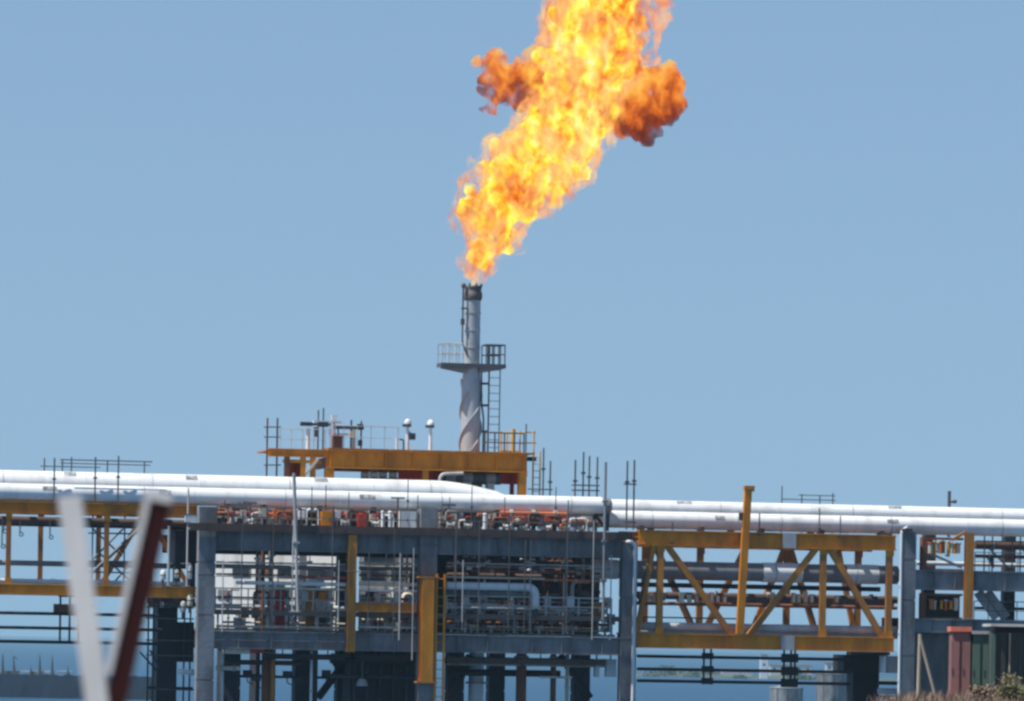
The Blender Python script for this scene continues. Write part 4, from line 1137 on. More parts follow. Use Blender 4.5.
for i, (px0, y, px1, d, r, mt, lab) in enumerate([(226, 662, 300, 3.0, .13, 'brown_steel', 'brown pipe below the lower deck in the left bay'), (222, 676, 330, 3.2, .07, 'cable_black', 'black line below the lower deck in the left bay'), (330, 660, 418, 3.0, .16, 'black_steel', 'black pipe below the lower deck in the middle bay'), (330, 676, 418, 2.6, .1, 'frame_dark', 'dark pipe low below the middle bay'),
                                                  (447, 659, 612, 2.5, .14, 'brown_steel', 'brown pipe below the lower deck in the right bay'), (447, 664, 612, 1.8, .05, 'cream', 'thin cream line below the brown pipe under right bay'), (447, 672, 560, 3.4, .18, 'black_steel', 'black pipe below the lower deck in the right bay'), (540, 677, 572, 1.9, .06, 'cream', 'short cream pipe below the right bay')]):
    run('pipe', px0, y, px1, d, r, mt, lab)
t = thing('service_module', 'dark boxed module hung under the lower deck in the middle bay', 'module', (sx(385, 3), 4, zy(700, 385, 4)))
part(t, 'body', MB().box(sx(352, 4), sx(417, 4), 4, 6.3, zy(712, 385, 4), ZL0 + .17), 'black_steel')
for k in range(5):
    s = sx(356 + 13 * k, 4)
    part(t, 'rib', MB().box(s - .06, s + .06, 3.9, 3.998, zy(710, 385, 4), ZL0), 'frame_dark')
# dark cross pipes by the left column, below
for i, (px0, y, px1) in enumerate([(150, 604, 196), (178, 672, 196), (216, 668, 240)]):
    run('pipe', px0, y, px1, 1.6, .12, ('brown_steel', 'white_paint', 'cream')[i], ('brown pipe below the left truss end beside grey column', 'short pale pipe between black leg and left grey column', 'short cream pipe right of the left grey column below deck')[i], flanges=2)

# dark lines at the back of the upper deck, white heads hung under it in the right bay
for i, (px0, y, px1, d, r, mt, lab) in enumerate([(216, 511, 418, 5.2, .2, 'brown_steel', 'brown pipe at the back of the upper deck in the left bay'), (216, 519, 418, 5.4, .22, 'frame_dark', 'dark pipe at the back of the upper deck in the left bay'), (216, 526, 600, 5.0, .14, 'rust', 'rusty pipe low at the back of the upper deck'),
                                                  (440, 512, 600, 5.2, .2, 'brown_steel', 'brown pipe at the back of the upper deck in the right bay'), (440, 520, 600, 5.4, .22, 'black_steel', 'black pipe at the back of the upper deck in the right bay')]):
    run('pipe', px0, y, px1, d, r, mt, lab, flanges=6)
def proto_head():
    t = thing('sensor_head', 'x', 'sensor', (0, 0, 0))
    part(t, 'rod', MB().tube((0, 0, .16), (0, 0, 1.0), .02, 5), 'tube_steel')
    part(t, 'head', MB().lathe((0, 0, 0), [(.06, 0), (.1, .03), (.1, .14), (.04, .18)], 8), 'white_paint')
    return t
hp = proto_head()
for k in range(34):
    px = rng.choice([rng.uniform(452, 505), rng.uniform(515, 545), rng.uniform(228, 340), rng.uniform(452, 595)])
    d = rng.uniform(1.0, 2.6)
    dz = rng.uniform(.35, 1.1)
    o = place(hp, k > 0, (sx(px, d, 560), d, ZU0 + .3 - dz), label='small white sensor head hung on a rod under the upper deck', group='sensor heads under the upper deck')
    o.scale = (rng.uniform(.7, 1.6), 1, dz / 1.0)

# many slim risers between the decks, and stubs on the upper deck
bays = [(218, 344, 'left', ['white_paint', 'cream', 'rust', 'cream', 'galv']), (360, 416, 'middle', ['white_paint', 'cream', 'frame_dark', 'galv']), (450, 598, 'right', ['rust', 'brown_steel', 'black_steel', 'galv', 'white_paint'])]
nm = {'white_paint': 'white', 'cream': 'cream', 'rust': 'rusty', 'frame_dark': 'dark grey', 'galv': 'pale grey', 'brown_steel': 'brown', 'black_steel': 'black', 'orange_red': 'orange-red', 'ochre': 'ochre'}
for x0, x1, bay, mats in bays:
    for k in range(int((x1 - x0) / (12 if bay == 'left' else 7))):
        px = rng.uniform(x0, x1)
        d = rng.uniform(1.9, 6.0)
        m_ = rng.choice(mats)
        s = sx(px, d)
        r = rng.choice([.04, .05, .07, .1])
        full = rng.random() < .45
        zt = ZU0 + .25 if full else ZD + rng.uniform(1.2, 3.2)
        t = thing('riser_pipe', nm[m_] + ' upright pipe ' + ('reaching the deck above' if full else 'ending below the deck above') + ' in the ' + bay + ' bay', 'pipe', (s, d, ZD), nm[m_] + ' upright pipes in the ' + bay + ' bay')
        if full:
            part(t, 'pipe_shell', MB().tube((s, d, ZD), (s, d, zt), r, 7), m_)
        else:
            part(t, 'pipe_shell', MB().path([(s, d, ZD), (s, d, zt), (s + rng.choice([-1, 1]) * rng.uniform(.3, 1.0), d, zt)], r, 7, r * 3, 3), m_)
        part(t, 'flange', MB().tube((s, d, ZD + .5), (s, d, ZD + .58), r * 1.8, 8), 'galv')
for k in range(46):
    px = rng.choice([rng.uniform(218, 414), rng.uniform(440, 594)])
    d = rng.uniform(.15, 2.6)
    m_ = rng.choice(['white_paint', 'cream', 'rust', 'brown_steel', 'frame_dark', 'galv', 'orange_red'])
    s = sx(px, d, 520)
    r = rng.choice([.035, .05, .07])
    zt = DK + rng.uniform(.35, .95)
    t = thing('pipe_stub', nm[m_] + ' short pipe stub on the upper deck ' + ('left' if px < 420 else 'right') + ' of the middle column', 'pipe', (s, d, DK), nm[m_] + ' stubs on the upper deck')
    part(t, 'pipe_shell', MB().path([(s, d, DK), (s, d, zt), (s + rng.choice([-1, 1]) * rng.uniform(.2, .8), d, zt)], r, 7, r * 3, 3), m_)
    part(t, 'flange', MB().tube((s, d, DK + .12), (s, d, DK + .18), r * 1.8, 8), 'galv')

t = thing('scaffolding', 'dark scaffold tubes around the black leg beside the left grey column', 'scaffolding', (sx(170, 1.8), 1.8, 0))
for px in (148, 153, 184, 190):
    part(t, 'standard', MB().tube((sx(px, 1.8, 650), 1.8, -1), (sx(px, 1.8, 650), 1.8, lz[3] - .05), .045, 6), 'black_steel')
for y in (607, 618, 640, 655, 689):
    part(t, 'ledger', MB().tube(q(146, y, 1.72), q(194, y + 1, 1.72), .04, 6), 'tube_steel')
for a, b in (((140, 652), (158, 672)), ((150, 650), (160, 668))):
    part(t, 'diagonal', MB().tube(q(*a, 1.9), q(*b, 1.9), .05, 6), 'frame_dark')

for px0, px1, y0, y1, mt, lab in ((267, 346, 651.5, 659, 'black_steel', 'black tray added as the shadow strip beneath the left lower beam'), (359, 417, 653, 660, 'black_steel', 'black tray added as the shadow strip beneath the middle lower beam'), (448, 606, 655, 663, 'brown_steel', 'dark brown tray added as the shadow and brown strip beneath the right lower beam')):
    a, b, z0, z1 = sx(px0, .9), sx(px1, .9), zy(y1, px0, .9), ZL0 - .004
    t = thing('cable_tray', lab, 'cable tray', ((a + b) / 2, 1.1, z0))  # trays added to give the dark shadow strip under the lower beams
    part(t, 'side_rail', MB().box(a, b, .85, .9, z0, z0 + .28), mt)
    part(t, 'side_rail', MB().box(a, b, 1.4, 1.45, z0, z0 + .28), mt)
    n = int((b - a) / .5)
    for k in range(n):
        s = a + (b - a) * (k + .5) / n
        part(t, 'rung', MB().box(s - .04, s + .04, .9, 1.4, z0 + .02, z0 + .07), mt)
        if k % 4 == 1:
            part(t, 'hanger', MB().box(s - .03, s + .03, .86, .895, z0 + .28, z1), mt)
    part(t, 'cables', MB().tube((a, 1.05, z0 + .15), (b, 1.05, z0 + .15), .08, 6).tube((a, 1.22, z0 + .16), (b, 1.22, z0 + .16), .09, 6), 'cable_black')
for px, y in ((247, 674), (256, 678), (287, 675), (298, 680), (326, 674)):
    p = q(px, y, 3.1)
    t = thing('junction_box', 'small black junction box clipped to the black line below the left bay', 'junction box', p, 'black boxes below the left bay')
    part(t, 'case', MB().box(p.x - .22, p.x + .22, 2.95, 3.12, p.z - .15, p.z + .2), 'black_steel')
    part(t, 'lid', MB().box(p.x - .18, p.x + .18, 2.93, 2.948, p.z - .11, p.z + .16), 'frame_dark')
    part(t, 'tail', MB().path([(p.x, 3.05, p.z - .15), (p.x, 3.05, p.z - .4), (p.x + .3, 3.05, p.z - .5)], .03, 5, .1, 3), 'cable_black')

# more traceable lines at the front of the bays
for i, (px0, y, px1, d, r, mt, lab) in enumerate([
        (216, 562, 346, 1.0, .05, 'galv', 'thin pale grey pipe just under the upper beam in the left bay'), (216, 574, 300, .9, .05, 'rust', 'thin rusty pipe above the long white pipe in the left bay'), (290, 577, 346, 1.2, .08, 'red_primer', 'short red pipe above the long white pipe beside ochre post'),
        (216, 597, 300, 1.75, .05, 'frame_dark', 'thin dark pipe behind the walkway rail in the left bay'), (216, 626, 346, .9, .07, 'cream', 'cream pipe along the lower deck edge in the left bay'),
        (359, 563, 417, 1.0, .06, 'cream', 'thin cream pipe just under the upper beam in the middle bay'), (359, 575, 417, 1.1, .07, 'rust', 'rusty pipe above the cream pipe in the middle bay'), (359, 598, 417, 1.75, .06, 'galv', 'thin pale pipe behind the ochre arm'), (359, 627, 417, .9, .06, 'white_paint', 'thin white pipe along the lower deck edge in the middle bay'),
        (447, 563, 600, .9, .05, 'galv', 'thin pale pipe just under the upper beam in the right bay'), (470, 571, 600, 1.0, .07, 'rust', 'rusty pipe in front of the brown rack in the right bay'), (447, 577, 545, .8, .05, 'cream', 'thin cream pipe just above the white elbow pipe'), (545, 580, 606, 1.0, .06, 'orange_red', 'orange-red pipe beside the right grey column'),
        (447, 600, 606, 1.75, .05, 'galv', 'thin pale pipe behind the walkway rail in the right bay'), (447, 608, 606, 1.8, .07, 'white_paint', 'white pipe low behind the walkway rail in the right bay')]):
    run('pipe', px0, y, px1, d, r, mt, lab, flanges=3)
# ------------------------------------------------------------------ tall slim poles
def pole(px, d, y0, y1, r, mt, label, px1=None, z0=None, couplers=2, cat='pole', name='scaffold_pole'):
    a, b = q(px, y0, d), q(px if px1 is None else px1, y1, d)
    if px1 is None: b.x = a.x
    if z0 is not None: a.z = z0
    t = thing(name, label, cat, a)
    part(t, 'tube', MB().tube(a, b, r, 8), mt)
    part(t, 'base', MB().box(a.x - .12, a.x + .12, d - .12, d + .12, a.z - .01, a.z + .04), mt)
    for k in range(couplers):
        c = a + (b - a) * ((k + 1) / (couplers + 1.0))
        part(t, 'coupler', MB().box(c.x - r * 1.9, c.x + r * 1.9, d - r * 1.9, d + r * 1.9, c.z - .06, c.z + .06), mt)
pole(298, -.45, 612, 473, .085, 'galv', 'tall grey lamp pole rising past the white pipes in the left bay', px1=294, couplers=1)
pole(292, -.3, 612, 520, .04, 'galv', 'thin pale pole beside the tall grey lamp pole', couplers=1)
pole(603, -.5, 620, 462, .07, 'pipe_grey', 'tall grey pole rising past the free end of white pipe', couplers=3)

def scaffold(label, d, z0, poles, ledgers, r=.035, mt='tube_steel'):
    p = sx(poles[0][0], d, 490)
    t = thing('scaffolding', label, 'scaffolding', (p, d, z0))
    for px, y in poles:
        s = sx(px, d, 490)
        pl_ = part(t, 'standard', MB().tube((s, d, z0), (s, d, zy(y, px, d)), r, 6), mt)
        part(pl_, 'coupler', MB().box(s - r * 2.2, s + r * 2.2, d - r * 2.2, d + r * 2.2, zy(y + 22, px, d), zy(y + 20, px, d)), mt)
    for (a, b, y) in ledgers:
        z = zy(y, a, d)
        part(t, 'ledger', MB().tube((sx(a, d, 490), d + r * 2, z), (sx(b, d, 490), d + r * 2, z), r * .85, 6), mt)
    return t
LT = lz[0]
scaffold('dark scaffold frame standing over the white pipes on the left truss', .95, LT - .02, [(54, 458), (95, 457), (118, 456)], [(60, 152, 459.5)], .04)
scaffold('second scaffold row standing behind the white pipes on the left truss', 4.6, LT - .02, [(44, 458), (62, 460), (71, 457), (107, 460), (144, 461)], [(60, 150, 463), (40, 100, 466)], .035)
scaffold('four slim scaffold poles clustered behind the free end of white pipe', 4.6, DK, [(575, 460), (583, 452), (589, 456), (597, 457)], [(572, 600, 485), (572, 600, 490)], .045)
scaffold('pair of slim scaffold poles in front of the white pipes at the truss bridge start', .3, rz[0] - .02, [(627, 461), (634, 460)], [(624, 637, 484), (624, 637, 522)], .045)
scaffold('two slim scaffold poles beside the yellow ladder', 5.2, DK, [(543, 448), (550, 461)], [(528, 553, 489)], .042)
scaffold('thin scaffold frame rising above the pipes over the truss bridge', 4.9, rz[0] - .02, [(782, 486), (802, 494), (820, 496), (833, 493)], [(782, 836, 499), (799, 836, 495)], .032)
scaffold('short scaffold poles in front of the lower white pipe on the truss bridge', .5, rz[0] - .02, [(673, 522), (760, 513), (820, 508), (841, 516)], [(640, 850, 528)], .035)
scaffold('thin scaffold poles in front of the white pipe on the upper deck', .55, DK, [(225, 500), (240, 502), (312, 487), (326, 485), (349, 492), (408, 480), (418, 495), (450, 497), (472, 486), (505, 497), (556, 487)], [(216, 330, 516), (400, 590, 519)], .026)
t = thing('scaffolding', 'slim scaffold of tubes hung on the front of the grey platform frame', 'scaffolding', (sx(420, -.6), -.6, ZM1))
for px, y0, y1, mt in ((222, 632, 560, 'galv'), (241, 618, 512, 'tube_steel'), (262, 632, 585, 'rust'), (272, 628, 520, 'tube_steel'), (331, 632, 506, 'tube_steel'), (338, 622, 560, 'galv'), (368, 625, 553, 'tube_steel'), (393, 640, 530, 'tube_steel'), (399, 640, 553, 'galv'), (412, 660, 548, 'galv'), (455, 620, 510, 'tube_steel'), (462, 630, 560, 'galv'), (478, 632, 520, 'tube_steel'), (508, 628, 515, 'tube_steel'), (524, 632, 540, 'tube_steel'), (530, 632, 540, 'tube_steel'), (566, 634, 500, 'tube_steel'), (592, 640, 520, 'galv'), (610, 640, 555, 'galv')):
    part(t, 'standard', MB().tube(q(px, y0, -.45), Vector((q(px, y0, -.45).x, -.45, zy(y1, px, -.45))), .03, 6), mt)
for px0, px1, y in ((216, 275, 604), (216, 345, 576), (325, 418, 571), (446, 535, 607), (446, 612, 566), (500, 612, 612), (216, 345, 640), (446, 612, 626)):
    part(t, 'ledger', MB().tube(q(px0, y, -.39), Vector((sx(px1, -.39, y), -.39, zy(y, px0, -.39))), .028, 6), 'tube_steel' if y != 607 else 'galv')
t = thing('vent_fitting', 'small dark vent pipe with a valve knob behind the right white pipes', 'vent', (sx(948, 4.6), 4.6, zy(537, 948, 4.6)))
part(t, 'riser', MB().tube((sx(948, 4.6), 4.6, zy(537, 948, 4.6)), (sx(948, 4.6), 4.6, zy(491, 948, 4.6)), .09, 8), 'tube_steel')
part(t, 'arm', MB().tube(q(948, 502, 4.6), q(954, 502, 4.6), .05, 6), 'tube_steel')
part(t, 'knob', MB().lathe(q(954.5, 503.5, 4.6), [(.04, 0), (.13, .05), (.13, .15), (.04, .2)], 10), 'tube_steel')
for px, y0, d in ((449, 505, .7), (398, 498, .8), (250, 503, .8)):
    p = q(px, y0, d)
    t = thing('drain_stub', 'short dark drain stub with a crossbar before the large white pipe', 'drain', (p.x, d, DK), 'drain stubs before the large white pipe')
    part(t, 'stub', MB().tube((p.x, d, DK), p, .05, 6), 'tube_steel')
    part(t, 'crossbar', MB().bar(p + Vector((-.35, 0, 0)), p + Vector((.35, 0, 0)), .06, .08), 'tube_steel')

# ------------------------------------------------------------------ ochre upper gantry, its kit and the flare stack
D0, D1 = 6.0, 10.5
G = thing('ochre_gantry', 'long ochre box girder gantry standing above the white pipes', 'gantry', (sx(430, D0), 8, DK))
gz1, gz0 = zy(452, 430, D0), zy(470.5, 430, D0)
for d in (D0, D1):
    part(G, 'girder', MB().ibeam((sx(326, d, 460), d, (gz0 + gz1) / 2), (sx(527, d, 460), d, (gz0 + gz1) / 2), .5, gz1 - gz0, .07, .06), 'ochre')
for px, wd in ((329, .45), (522, .4), (425, .3)):
    for d in (D0, D1):
        s = sx(px, d, 480)
        part(G, 'column', MB().ibeam((s, d, DK), (s, d, gz0), wd, wd, .05, .05, up=(0, 1, 0)), 'ochre')
for k in range(8):
    s = sx(326, D0, 460) + .2 + (sx(527, D0, 460) - sx(326, D0, 460) - .4) * k / 7
    part(G, 'cross_beam', MB().ibeam((s, D0 + .26, gz0 + .3), (s, D1 - .26, gz0 + .3), .25, .5), 'ochre_rust')
    part(G, 'stiffener', MB().box(s - .025, s + .025, D0 - .22, D0 - .035, gz0 + .075, gz1 - .075), 'ochre')
deck_strips(G, sx(327, D0, 460), sx(534, D0, 460), D0 - .3, D1 + .2, gz1 + .01, gz1 + .08, 10, 'ochre_rust')
# left cantilever landing
lz1, lz0 = zy(449, 300, D0), zy(457, 300, D0)
part(G, 'landing', MB().ibeam((sx(268, D0, 450), D0, (lz1 + lz0) / 2), (sx(326, D0, 450) - .01, D0, (lz1 + lz0) / 2), .35, lz1 - lz0, .05, .05), 'ochre')
part(G, 'landing', MB().box(sx(271, D0, 450), sx(326, D0, 450) - .01, D0 + .2, D1, lz1 - .1, lz1 - .02), 'ochre_rust')
part(G, 'lower_rail', MB().box(sx(283, D0, 450), sx(326, D0, 450) - .26, D0 - .1, D0 + .1, zy(463, 300, D0), zy(460, 300, D0)), 'ochre')
for px in (287, 303, 313):
    s = sx(px, D0, 460)
    part(G, 'landing_post', MB().box(s - .13, s + .13, D0 - .13, D0 + .13, DK, lz0), 'ochre' if px != 287 else 'rust')
part(G, 'landing_brace', MB().bar(q(306, 474, D0 - .15), q(318, 459, D0 - .15), .15, .12), 'cream')
# red girders and dark kit beneath the gantry
t = thing('red_girder', 'long red painted girder lying under the ochre gantry', 'girder', (sx(450, 7.2), 7.2, DK))
part(t, 'web', MB().ibeam((sx(398, 7.2, 478), 7.2, zy(475.5, 450, 7.2)), (sx(518, 7.2, 478), 7.2, zy(475.5, 450, 7.2)), .4, .75, .08, .06), 'red_primer')
for px in (405, 440, 480, 512):
    s = sx(px, 7.2, 478)
    part(t, 'leg', MB().box(s - .1, s + .1, 7.1, 7.3, DK, zy(475.5, 450, 7.2) - .375), 'red_primer')
    part(t, 'stiffener', MB().box(s - .03, s + .03, 7.0, 7.165, zy(475.5, 450, 7.2) - .29, zy(475.5, 450, 7.2) + .29), 'red_primer')
t = thing('red_crate', 'maroon steel crate under the left landing of the ochre gantry', 'crate', (sx(294, 7), 7, DK))
part(t, 'body', MB().box(sx(287, 7, 465), sx(302, 7, 465), 6.6, 7.8, DK, zy(459.5, 295, 6.6)), 'red_primer')
part(t, 'rib', MB().box(sx(294, 7, 465) - .05, sx(294, 7, 465) + .05, 6.54, 6.598, DK, zy(460, 295, 6.6)), 'brown_steel')
t = thing('grey_drum', 'dark horizontal drum with pale saddles under the right end of gantry', 'drum', (sx(478, 6.3), 6.4, DK))
zd = zy(478.5, 480, 6.3)
part(t, 'shell', MB().tube((sx(444, 6.4, 478), 6.4, zd), (sx(500, 6.4, 478), 6.4, zd), .3, 16), 'frame_dark')
for px in (450, 467, 490):
    s = sx(px, 6.4, 478)
    part(t, 'saddle', MB().box(s - .18, s + .18, 6.1, 6.7, DK, zd - .24), 'galv')
    part(t, 'lagging', MB().tube((s - .25, 6.4, zd), (s + .25, 6.4, zd), .315, 16), 'frame_grey')
t = thing('pipe_tripod', 'grey bent pipe stand in front of the dark drum', 'stand', (sx(440, 5.0), 5.0, DK))
part(t, 'leg', MB().path([(sx(440, 5.0, 480), 5.0, DK), (sx(440, 5.0, 480), 5.0, zy(474, 440, 5)), (sx(463, 5.0, 480), 5.0, zy(473, 450, 5))], .09, 8, .3, 4), 'galv')
part(t, 'foot', MB().box(sx(440, 5.0, 480) - .15, sx(440, 5.0, 480) + .15, 4.85, 5.15, DK, DK + .06), 'galv')
for px, h_ in ((365, .9), (374, .7), (383, .8), (393, .6)):
    s = sx(px, 7, 475)
    t = thing('pump', 'small dark pump with pale motor under the ochre gantry', 'pump', (s, 7, DK), 'pumps under the gantry')
    zt = zy(478, px, 7)
    part(t, 'pedestal', MB().box(s - .22, s + .22, 6.7, 7.3, DK, zt), 'frame_dark')
    part(t, 'motor', MB().tube((s - .2, 7, zt + .16), (s + .2, 7, zt + .16), .16, 10), 'galv' if px % 2 else 'white_paint')
# scaffold and rails on the landing
t = thing('scaffolding', 'rusty scaffold tower at the outer end of the ochre gantry landing', 'scaffolding', (sx(272, 6.4), 6.4, DK))
for px in (267, 277):
    for d in (6.5, 8.0):
        s = sx(px, d, 450)
        part(t, 'standard', MB().tube((s, d, DK), (s, d, zy(418, px, d)), .045, 6), 'rust' if px == 267 else 'brown_steel')
for y in (427, 437, 465):
    part(t, 'ledger', MB().tube(q(264, y, 6.45), q(281, y, 6.45), .035, 6), 'tube_steel')
LZ = lz1
handrail(sx(280, 6.3, 440), sx(325, 6.3, 440), 6.3, LZ - .02, 5, 'thin handrail on the ochre gantry landing', 1.05, 'galv', .022)
handrail(sx(330, 6.1, 440), sx(398, 6.1, 440), 6.1, gz1 + .08, 6, 'thin handrail on the ochre gantry beside the lamp posts', 1.15, 'galv', .02)
# equipment frame on the landing
t = thing('antenna_mast', 'pale antenna mast with instrument boxes and shelves on the ochre gantry', 'mast', (sx(332, 7), 7, LZ))
for px, y1, r in ((308, 428, .1), (318, 410, .04), (323, 408, .04), (334, 419, .06), (338, 428, .04), (351, 420, .05), (361, 421, .045), (354, 430, .09)):
    s = sx(px, 7, 440)
    part(t, 'upright', MB().tube((s, 7, gz1 + .06 if px > 327 else LZ - .03), (s, 7, zy(y1, px, 7)), r, 7), 'white_paint' if px in (308, 334, 354) else 'tube_steel')
for x0, x1, y, h_, mt in ((301, 330, 424, .12, 'tube_steel'), (313, 342, 421.5, .1, 'white_paint'), (336, 363, 427.5, .14, 'tube_steel'), (330, 352, 434, .07, 'galv')):
    zc = zy(y, x0, 7)
    part(t, 'shelf', MB().box(sx(x0, 7, 440), sx(x1, 7, 440), 6.8, 7.2, zc - h_ / 2, zc + h_ / 2), mt)
for px, y, w_, h_, mt in ((316, 432, .12, .5, 'tube_steel'), (323, 424.5, .25, .25, 'frame_dark'), (334, 418, .14, .3, 'white_paint'), (331, 432, .14, .3, 'white_paint'), (352, 434, .14, .32, 'cream'), (360, 427, .15, .3, 'frame_dark'), (360, 443, .1, .3, 'frame_dark'), (306, 424, .3, .2, 'frame_dark')):
    p = q(px, y, 6.75)
    part(t, 'device', MB().box(p.x - w_, p.x + w_, 6.62, 6.79, p.z - h_ / 2, p.z + h_ / 2), mt)
t = thing('rust_box', 'rust red box standing on the ochre gantry in front of the antenna mast', 'box', q(338, 452, 6.2))
part(t, 'body', MB().box(sx(332.5, 6.2, 440), sx(342, 6.2, 440), 6.0, 6.5, gz1 + .08, zy(436.5, 337, 6.2)), 'rust')
part(t, 'lid', MB().box(sx(332, 6.2, 440), sx(342.5, 6.2, 440), 5.95, 6.55, zy(436.5, 337, 6.2), zy(435.8, 337, 6.2)), 'red_primer')
for px, y, lab in ((407.5, 421, 'white domed lamp post with a dark camera on ochre gantry'), (430.5, 422, 'plain white domed lamp post on the ochre gantry nearer the stack')):
    s = sx(px, 6.4, 440)
    zt = zy(y, px, 6.4)
    t = thing('lamp_post', lab, 'lamp', (s, 6.4, gz1 + .08))
    part(t, 'post', MB().tube((s, 6.4, gz1 + .08), (s, 6.4, zt - .3), .1, 10, .08), 'white_paint')
    part(t, 'collar', MB().box(s - .26, s + .16, 6.25, 6.55, zt - .3, zt - .16), 'tube_steel')
    part(t, 'dome', MB().lathe((s, 6.4, zt - .16), [(.18, 0), (.19, .08), (.15, .2), (.07, .27)], 14), 'white_paint')
    if px < 420:
        part(t, 'camera', MB().box(s + .1, s + .38, 6.2, 6.5, zt - .95, zt - .62).tube((s, 6.4, zt - .5), (s + .25, 6.4, zt - .7), .04, 6), 'frame_dark')
        part(t, 'bracket', MB().path([(s - .2, 6.4, gz1 + .08), (s - .2, 6.4, zt - .95), (s - .42, 6.4, zt - .95)], .045, 6, .1, 3), 'tube_steel')
        part(t, 'side_post', MB().tube((s - .55, 6.4, gz1 + .08), (s - .55, 6.4, zt - .85), .07, 8), 'white_paint')
# yellow rails and ladder
handrail(sx(485, 6.2, 440), sx(524, 6.2, 440), 6.2, gz1 + .08, 5, 'dark handrail on the ochre gantry at the foot of flare ladder', 1.0, 'tube_steel', .04)
t = thing('yellow_railing', 'yellow railing with a thick post at the right end of ochre gantry', 'handrail', (sx(516, 7), 7, gz1 + .08))
for px, r, y in ((501, .045, 431), (507, .04, 432), (513, .12, 429), (520, .04, 431), (526, .035, 424), (534, .04, 431)):
    s = sx(px, 7, 440)
    part(t, 'post', MB().tube((s, 7, gz1 + .08 if px < 530 else gz1 - .1), (s, 7, zy(y, px, 7)), r, 7), 'yellow' if px != 526 else 'tube_steel')
for y in (432.5, 443):
    part(t, 'rail', MB().tube(q(499, y, 7.06), q(536, y, 7.06), .035, 6), 'yellow')
part(t, 'kickplate', MB().box(sx(500, 7, 450), sx(521, 7, 450), 6.9, 7.1, gz1 + .08, gz1 + .22), 'yellow')
part(t, 'outrigger', MB().box(sx(526, 7, 450), sx(536, 7, 450), 6.85, 7.15, gz1 - .3, gz1 - .08), 'brown_steel')
ladder(sx(533, 6.6, 470), sx(540, 6.6, 470), 6.6, DK, gz1 + .2, 'yellow ladder at the right end of the ochre gantry', 'yellow', .35, .07)

# flare stack
FD = 8.2
fs = sx(471, FD, 400)
fz0 = gz1 + .08
fzt = zy(286, 472.5, FD)
fzp = zy(366, 471, FD)
T = thing('flare_stack', 'tall pale grey flare stack with spiral strakes and a railed platform', 'flare stack', (fs, FD, DK))
R1, R2 = .50, .41
part(T, 'lower_shell', MB().lathe((fs, FD, DK), [(R1, 0), (R1, fzp - DK - 1.2), (R2 * 1.05, fzp - DK - .1)], 24), 'stack_grey')
u = part(T, 'upper_shell', MB().lathe((fs, FD, fzp - .12), [(R2, 0), (R2, fzt - fzp - .36)], 24), 'stack_grey')
for zz in (.9, 1.8, 2.7):
    part(u, 'band', MB().lathe((fs, FD, fzp + zz), [(R2 + .03, 0), (R2 + .03, .08)], 24), 'galv')
tip = part(T, 'burner_tip', MB().lathe((fs, FD, fzt - .75), [(R2 + .02, 0), (R2 + .08, .12), (R2 + .08, .38), (R2 + .03, .45), (R2 + .03, .62), (R2 + .09, .75), (R2 - .06, .75), (R2 - .08, .3)], 24), 'burnt')
for k in range(8):
    a = k * pi / 4 + .2
    part(tip, 'flame_holder', MB().box(fs + cos(a) * (R2 + .05) - .05, fs + cos(a) * (R2 + .05) + .05, FD + sin(a) * (R2 + .05) - .05, FD + sin(a) * (R2 + .05) + .05, fzt - .02, fzt + .1), 'burnt')
hs = fzp - .5 - fz0                          # three spiral strakes
for k in range(3):
    m = MB()
    n = 64
    vs = []
    for j in range(n + 1):
        a = 2 * pi * (j / n * 0.8 + k / 3)
        z = fz0 - .2 + hs * j / n
        rr = R1 if z < fzp - 1.3 else R1 - (z - fzp + 1.3) * .07
        for r_, dz in ((rr - .02, -.02), (rr + .10, -.02), (rr + .10, .02), (rr - .02, .02)):
            vs.append((fs + r_ * cos(a), FD + r_ * sin(a), z + dz))
    m.add(vs, [(j * 4 + i, j * 4 + (i + 1) % 4, j * 4 + 4 + (i + 1) % 4, j * 4 + 4 + i) for j in range(n) for i in range(4)])
    part(T, 'strake', m, 'stack_grey')
# platform round the stack
pl_, pr_ = sx(440, FD, 366), sx(502.5, FD, 366)
pf = part(T, 'platform', MB().box(pl_, pr_, FD - .6, FD + .6, fzp - .04, fzp + .06), 'galv')
part(pf, 'edge', MB().box(pl_ - .03, pr_ + .03, FD - .64, FD - .6, fzp - .1, fzp + .1).box(pl_ - .06, pl_ - .001, FD - .6, FD + .6, fzp - .1, fzp + .1).box(pr_ + .001, pr_ + .06, FD - .6, FD + .6, fzp - .1, fzp + .1), 'tube_steel')
for sg in (-1, 1):
    for dd in (-.4, .4):
        e = pl_ + .1 if sg < 0 else pr_ - .1
        m = MB().add([(fs + sg * .35, FD + dd - .04, fzp - .05), (e, FD + dd - .04, fzp - .05), (e, FD + dd - .04, fzp - .15), (fs + sg * .35, FD + dd - .04, fzp - .36),
                      (fs + sg * .35, FD + dd + .04, fzp - .05), (e, FD + dd + .04, fzp - .05), (e, FD + dd + .04, fzp - .15), (fs + sg * .35, FD + dd + .04, fzp - .36)],
                     [(0, 1, 2, 3), (7, 6, 5, 4), (0, 4, 5, 1), (1, 5, 6, 2), (2, 6, 7, 3), (3, 7, 4, 0)])
        part(T, 'platform_bracket', m, 'pipe_grey')
